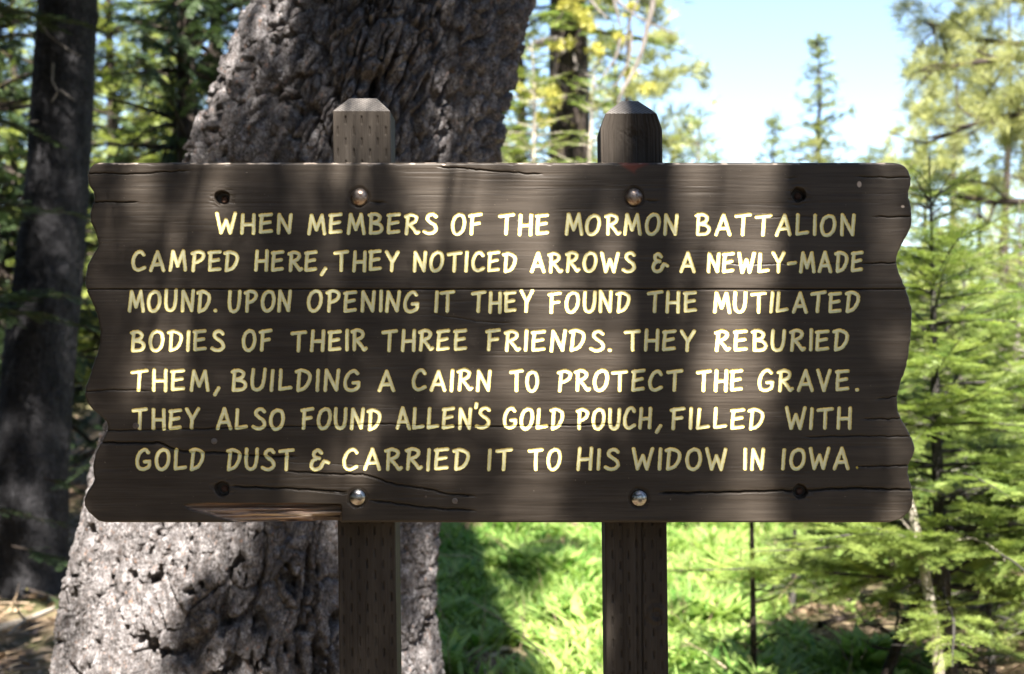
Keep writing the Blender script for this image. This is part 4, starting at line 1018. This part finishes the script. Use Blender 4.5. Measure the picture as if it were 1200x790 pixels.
# ------------------------------------------------------------------ meadow, litter, sticks
def meadow():
    rng = np.random.RandomState(9)
    def blades(nseg, Lb, W, bend):
        t = np.linspace(0, 1, nseg + 1); wv = W * np.sin(np.pi * np.clip(t * .92 + .06, 0, 1)) ** .8
        x = Lb * bend * t ** 2; z = Lb * (t - .25 * bend * t ** 2)
        Lf = np.stack([x, -wv, z], -1); Rt = np.stack([x, wv, z], -1)
        V = np.stack([Lf, Rt], 1).reshape(-1, 3); i = np.arange(nseg) * 2
        return V, np.stack([i, i + 1, i + 3, i + 2], -1)
    T = [blades(4, .085, .0075, .6), blades(4, .13, .0028, .45), blades(4, .065, .013, .9), blades(4, .115, .013, .8)]
    g = Geo()
    def scatter(n, y0, y1, k, scl, wsp):
        y = np.sqrt(rng.uniform(y0 ** 2, y1 ** 2, n)); x = rng.uniform(-.10, .42, n) * y * wsp
        yy = y - D0
        cover = fbm(x * .9, yy * .9, 121, 3) + .25 * noise(x * 3.5, yy * 3.5, 122) + .35 * noise(x * 7, yy * 7, 127) + .10 - .30 * sstep(0.7, 1.7, x) * sstep(9.5, 7.0, y)
        keep = (rng.rand(n) < sstep(-.12, .22, cover)) & ~((x < -.2) & (yy < 4.0))
        x, yy = x[keep], yy[keep]; m = len(x)
        a = rng.uniform(0, 6.28, m); ca, sa = np.cos(a), np.sin(a); zt = np.clip(rng.normal(1, .28, m), .4, 1.8) * scl * (.75 + .55 * sstep(-.2, .6, noise(x * 3.1, yy * 3.1, 128)))
        tl = rng.normal(0, .25, m)
        M = np.zeros((m, 3, 3)); M[:, 0, 0] = ca; M[:, 1, 0] = sa; M[:, 0, 1] = -sa; M[:, 1, 1] = ca; M[:, 2, 2] = 1; M[:, 0, 2] = ca * tl; M[:, 1, 2] = sa * tl
        M *= zt[:, None, None]; O = np.stack([x, yy, gh(x, yy) - .01], -1)
        tone = np.clip(.5 + .4 * fbm(x * 1.3, yy * 1.3, 124, 2) + rng.normal(0, .26, m), 0, 1)
        pick = np.where(noise(x * 1.6, yy * 1.6, 125) + rng.normal(0, .4, m) > .1, 3, rng.randint(0, 3, m)) if k is None else np.full(m, k)
        for q in range(4):
            s = pick == q
            if s.any(): instance(g, T[q], M[s], O[s], tone[s])
    scatter(150000, 4.8, 11, None, .95, 1.0); scatter(80000, 10.5, 32, None, 1.6, 1.1); scatter(9000, 30, 70, None, 4.0, 1.15)
    tag(g.build('grass', M_GRASS), kind='stuff')
    # leaf litter and twigs on the duff
    g = Geo(); n = 14000
    y = np.sqrt(rng.uniform(25, 240, n)); x = rng.uniform(-.42, .42, n) * y; yy = y - D0
    q = np.array([[-.5, 0, 0], [0, .22, .04], [.5, 0, .05], [0, -.22, .02]]); F = np.array([[0, 1, 2, 3]])
    M = frames(rng.normal(0, 1, (n, 3)) * [1, 1, .25], np.array([0, 0, 1.0]) + rng.normal(0, .3, (n, 3))) * rng.uniform(.03, .10, n)[:, None, None]
    instance(g, (q, F), M, np.stack([x, yy, gh(x, yy) + .02], -1), rng.rand(n))
    for k in range(1500):                    # dry standing stalks
        yv = math.sqrt(rng.uniform(25, 320)); xv = rng.uniform(-.12, .42) * yv
        p = crooked(rng, [xv, yv - D0, float(gh(xv, yv - D0))], [*rng.normal(0, .35, 2), 1], rng.uniform(.1, .32), 3, .15); tube(g, p, np.linspace(.0028, .001, 4), 3, rng.uniform(.5, 1), False)
    for k in range(420):
        yv = math.sqrt(rng.uniform(25, 150)); xv = rng.uniform(-.42, .42) * yv
        p = crooked(rng, [xv, yv - D0, float(gh(xv, yv - D0)) + .025], [*rng.normal(0, 1, 2), rng.uniform(-.05, .12)], rng.uniform(.15, .7), 5, .15); tube(g, p, np.linspace(.006, .002, 6), 4, rng.uniform(.2, 1))
    tag(g.build('litter', M_STRAW), kind='stuff')
meadow()
def stick(pl, d, r, lab, mat):
    pts = []
    for x, y in pl:
        dd = y; p = P(x, 395, dd); p[2] = float(gh(p[0], p[1])) + r * .8; pts.append(p)
    pts = np.array(pts); root = thing('fallen_branch', pts[0], lab, 'branch', 'fallen branches')
    g = Geo(); tube(g, catmull(pts, 4), np.linspace(r, r * .45, (len(pts) - 1) * 4 + 1), 8)
    rng = np.random.RandomState(int(r * 1e4)); 
    for k in range(3):
        p = pts[len(pts) // 2]; q = crooked(rng, p, rng.normal(0, 1, 3) * [1, 1, .3] + [0, 0, .25], .3, 5, .2); tube(g, q, np.linspace(r * .4, r * .1, 6), 5)
    g.build('stem', mat, root, True)
stick([(-5, 7.2), (30, 7.35), (65, 7.6)], 0, .022, 'bleached grey fallen branch at the foot of the grey fir', M_DEAD)
stick([(830, 8.2), (865, 8.4), (905, 8.9), (950, 9.2)], 0, .018, 'grey fallen branch in the grass by the bare sapling', M_DEAD)
stick([(960, 7.2), (1000, 7.3), (1050, 7.0)], 0, .020, 'brown fallen branch lying below the bushy sapling', M_BARKD)
stick([(545, 7.0), (560, 7.3), (580, 7.4)], 0, .010, 'thin fallen branch in the shaded grass right of the pine', M_DEAD)
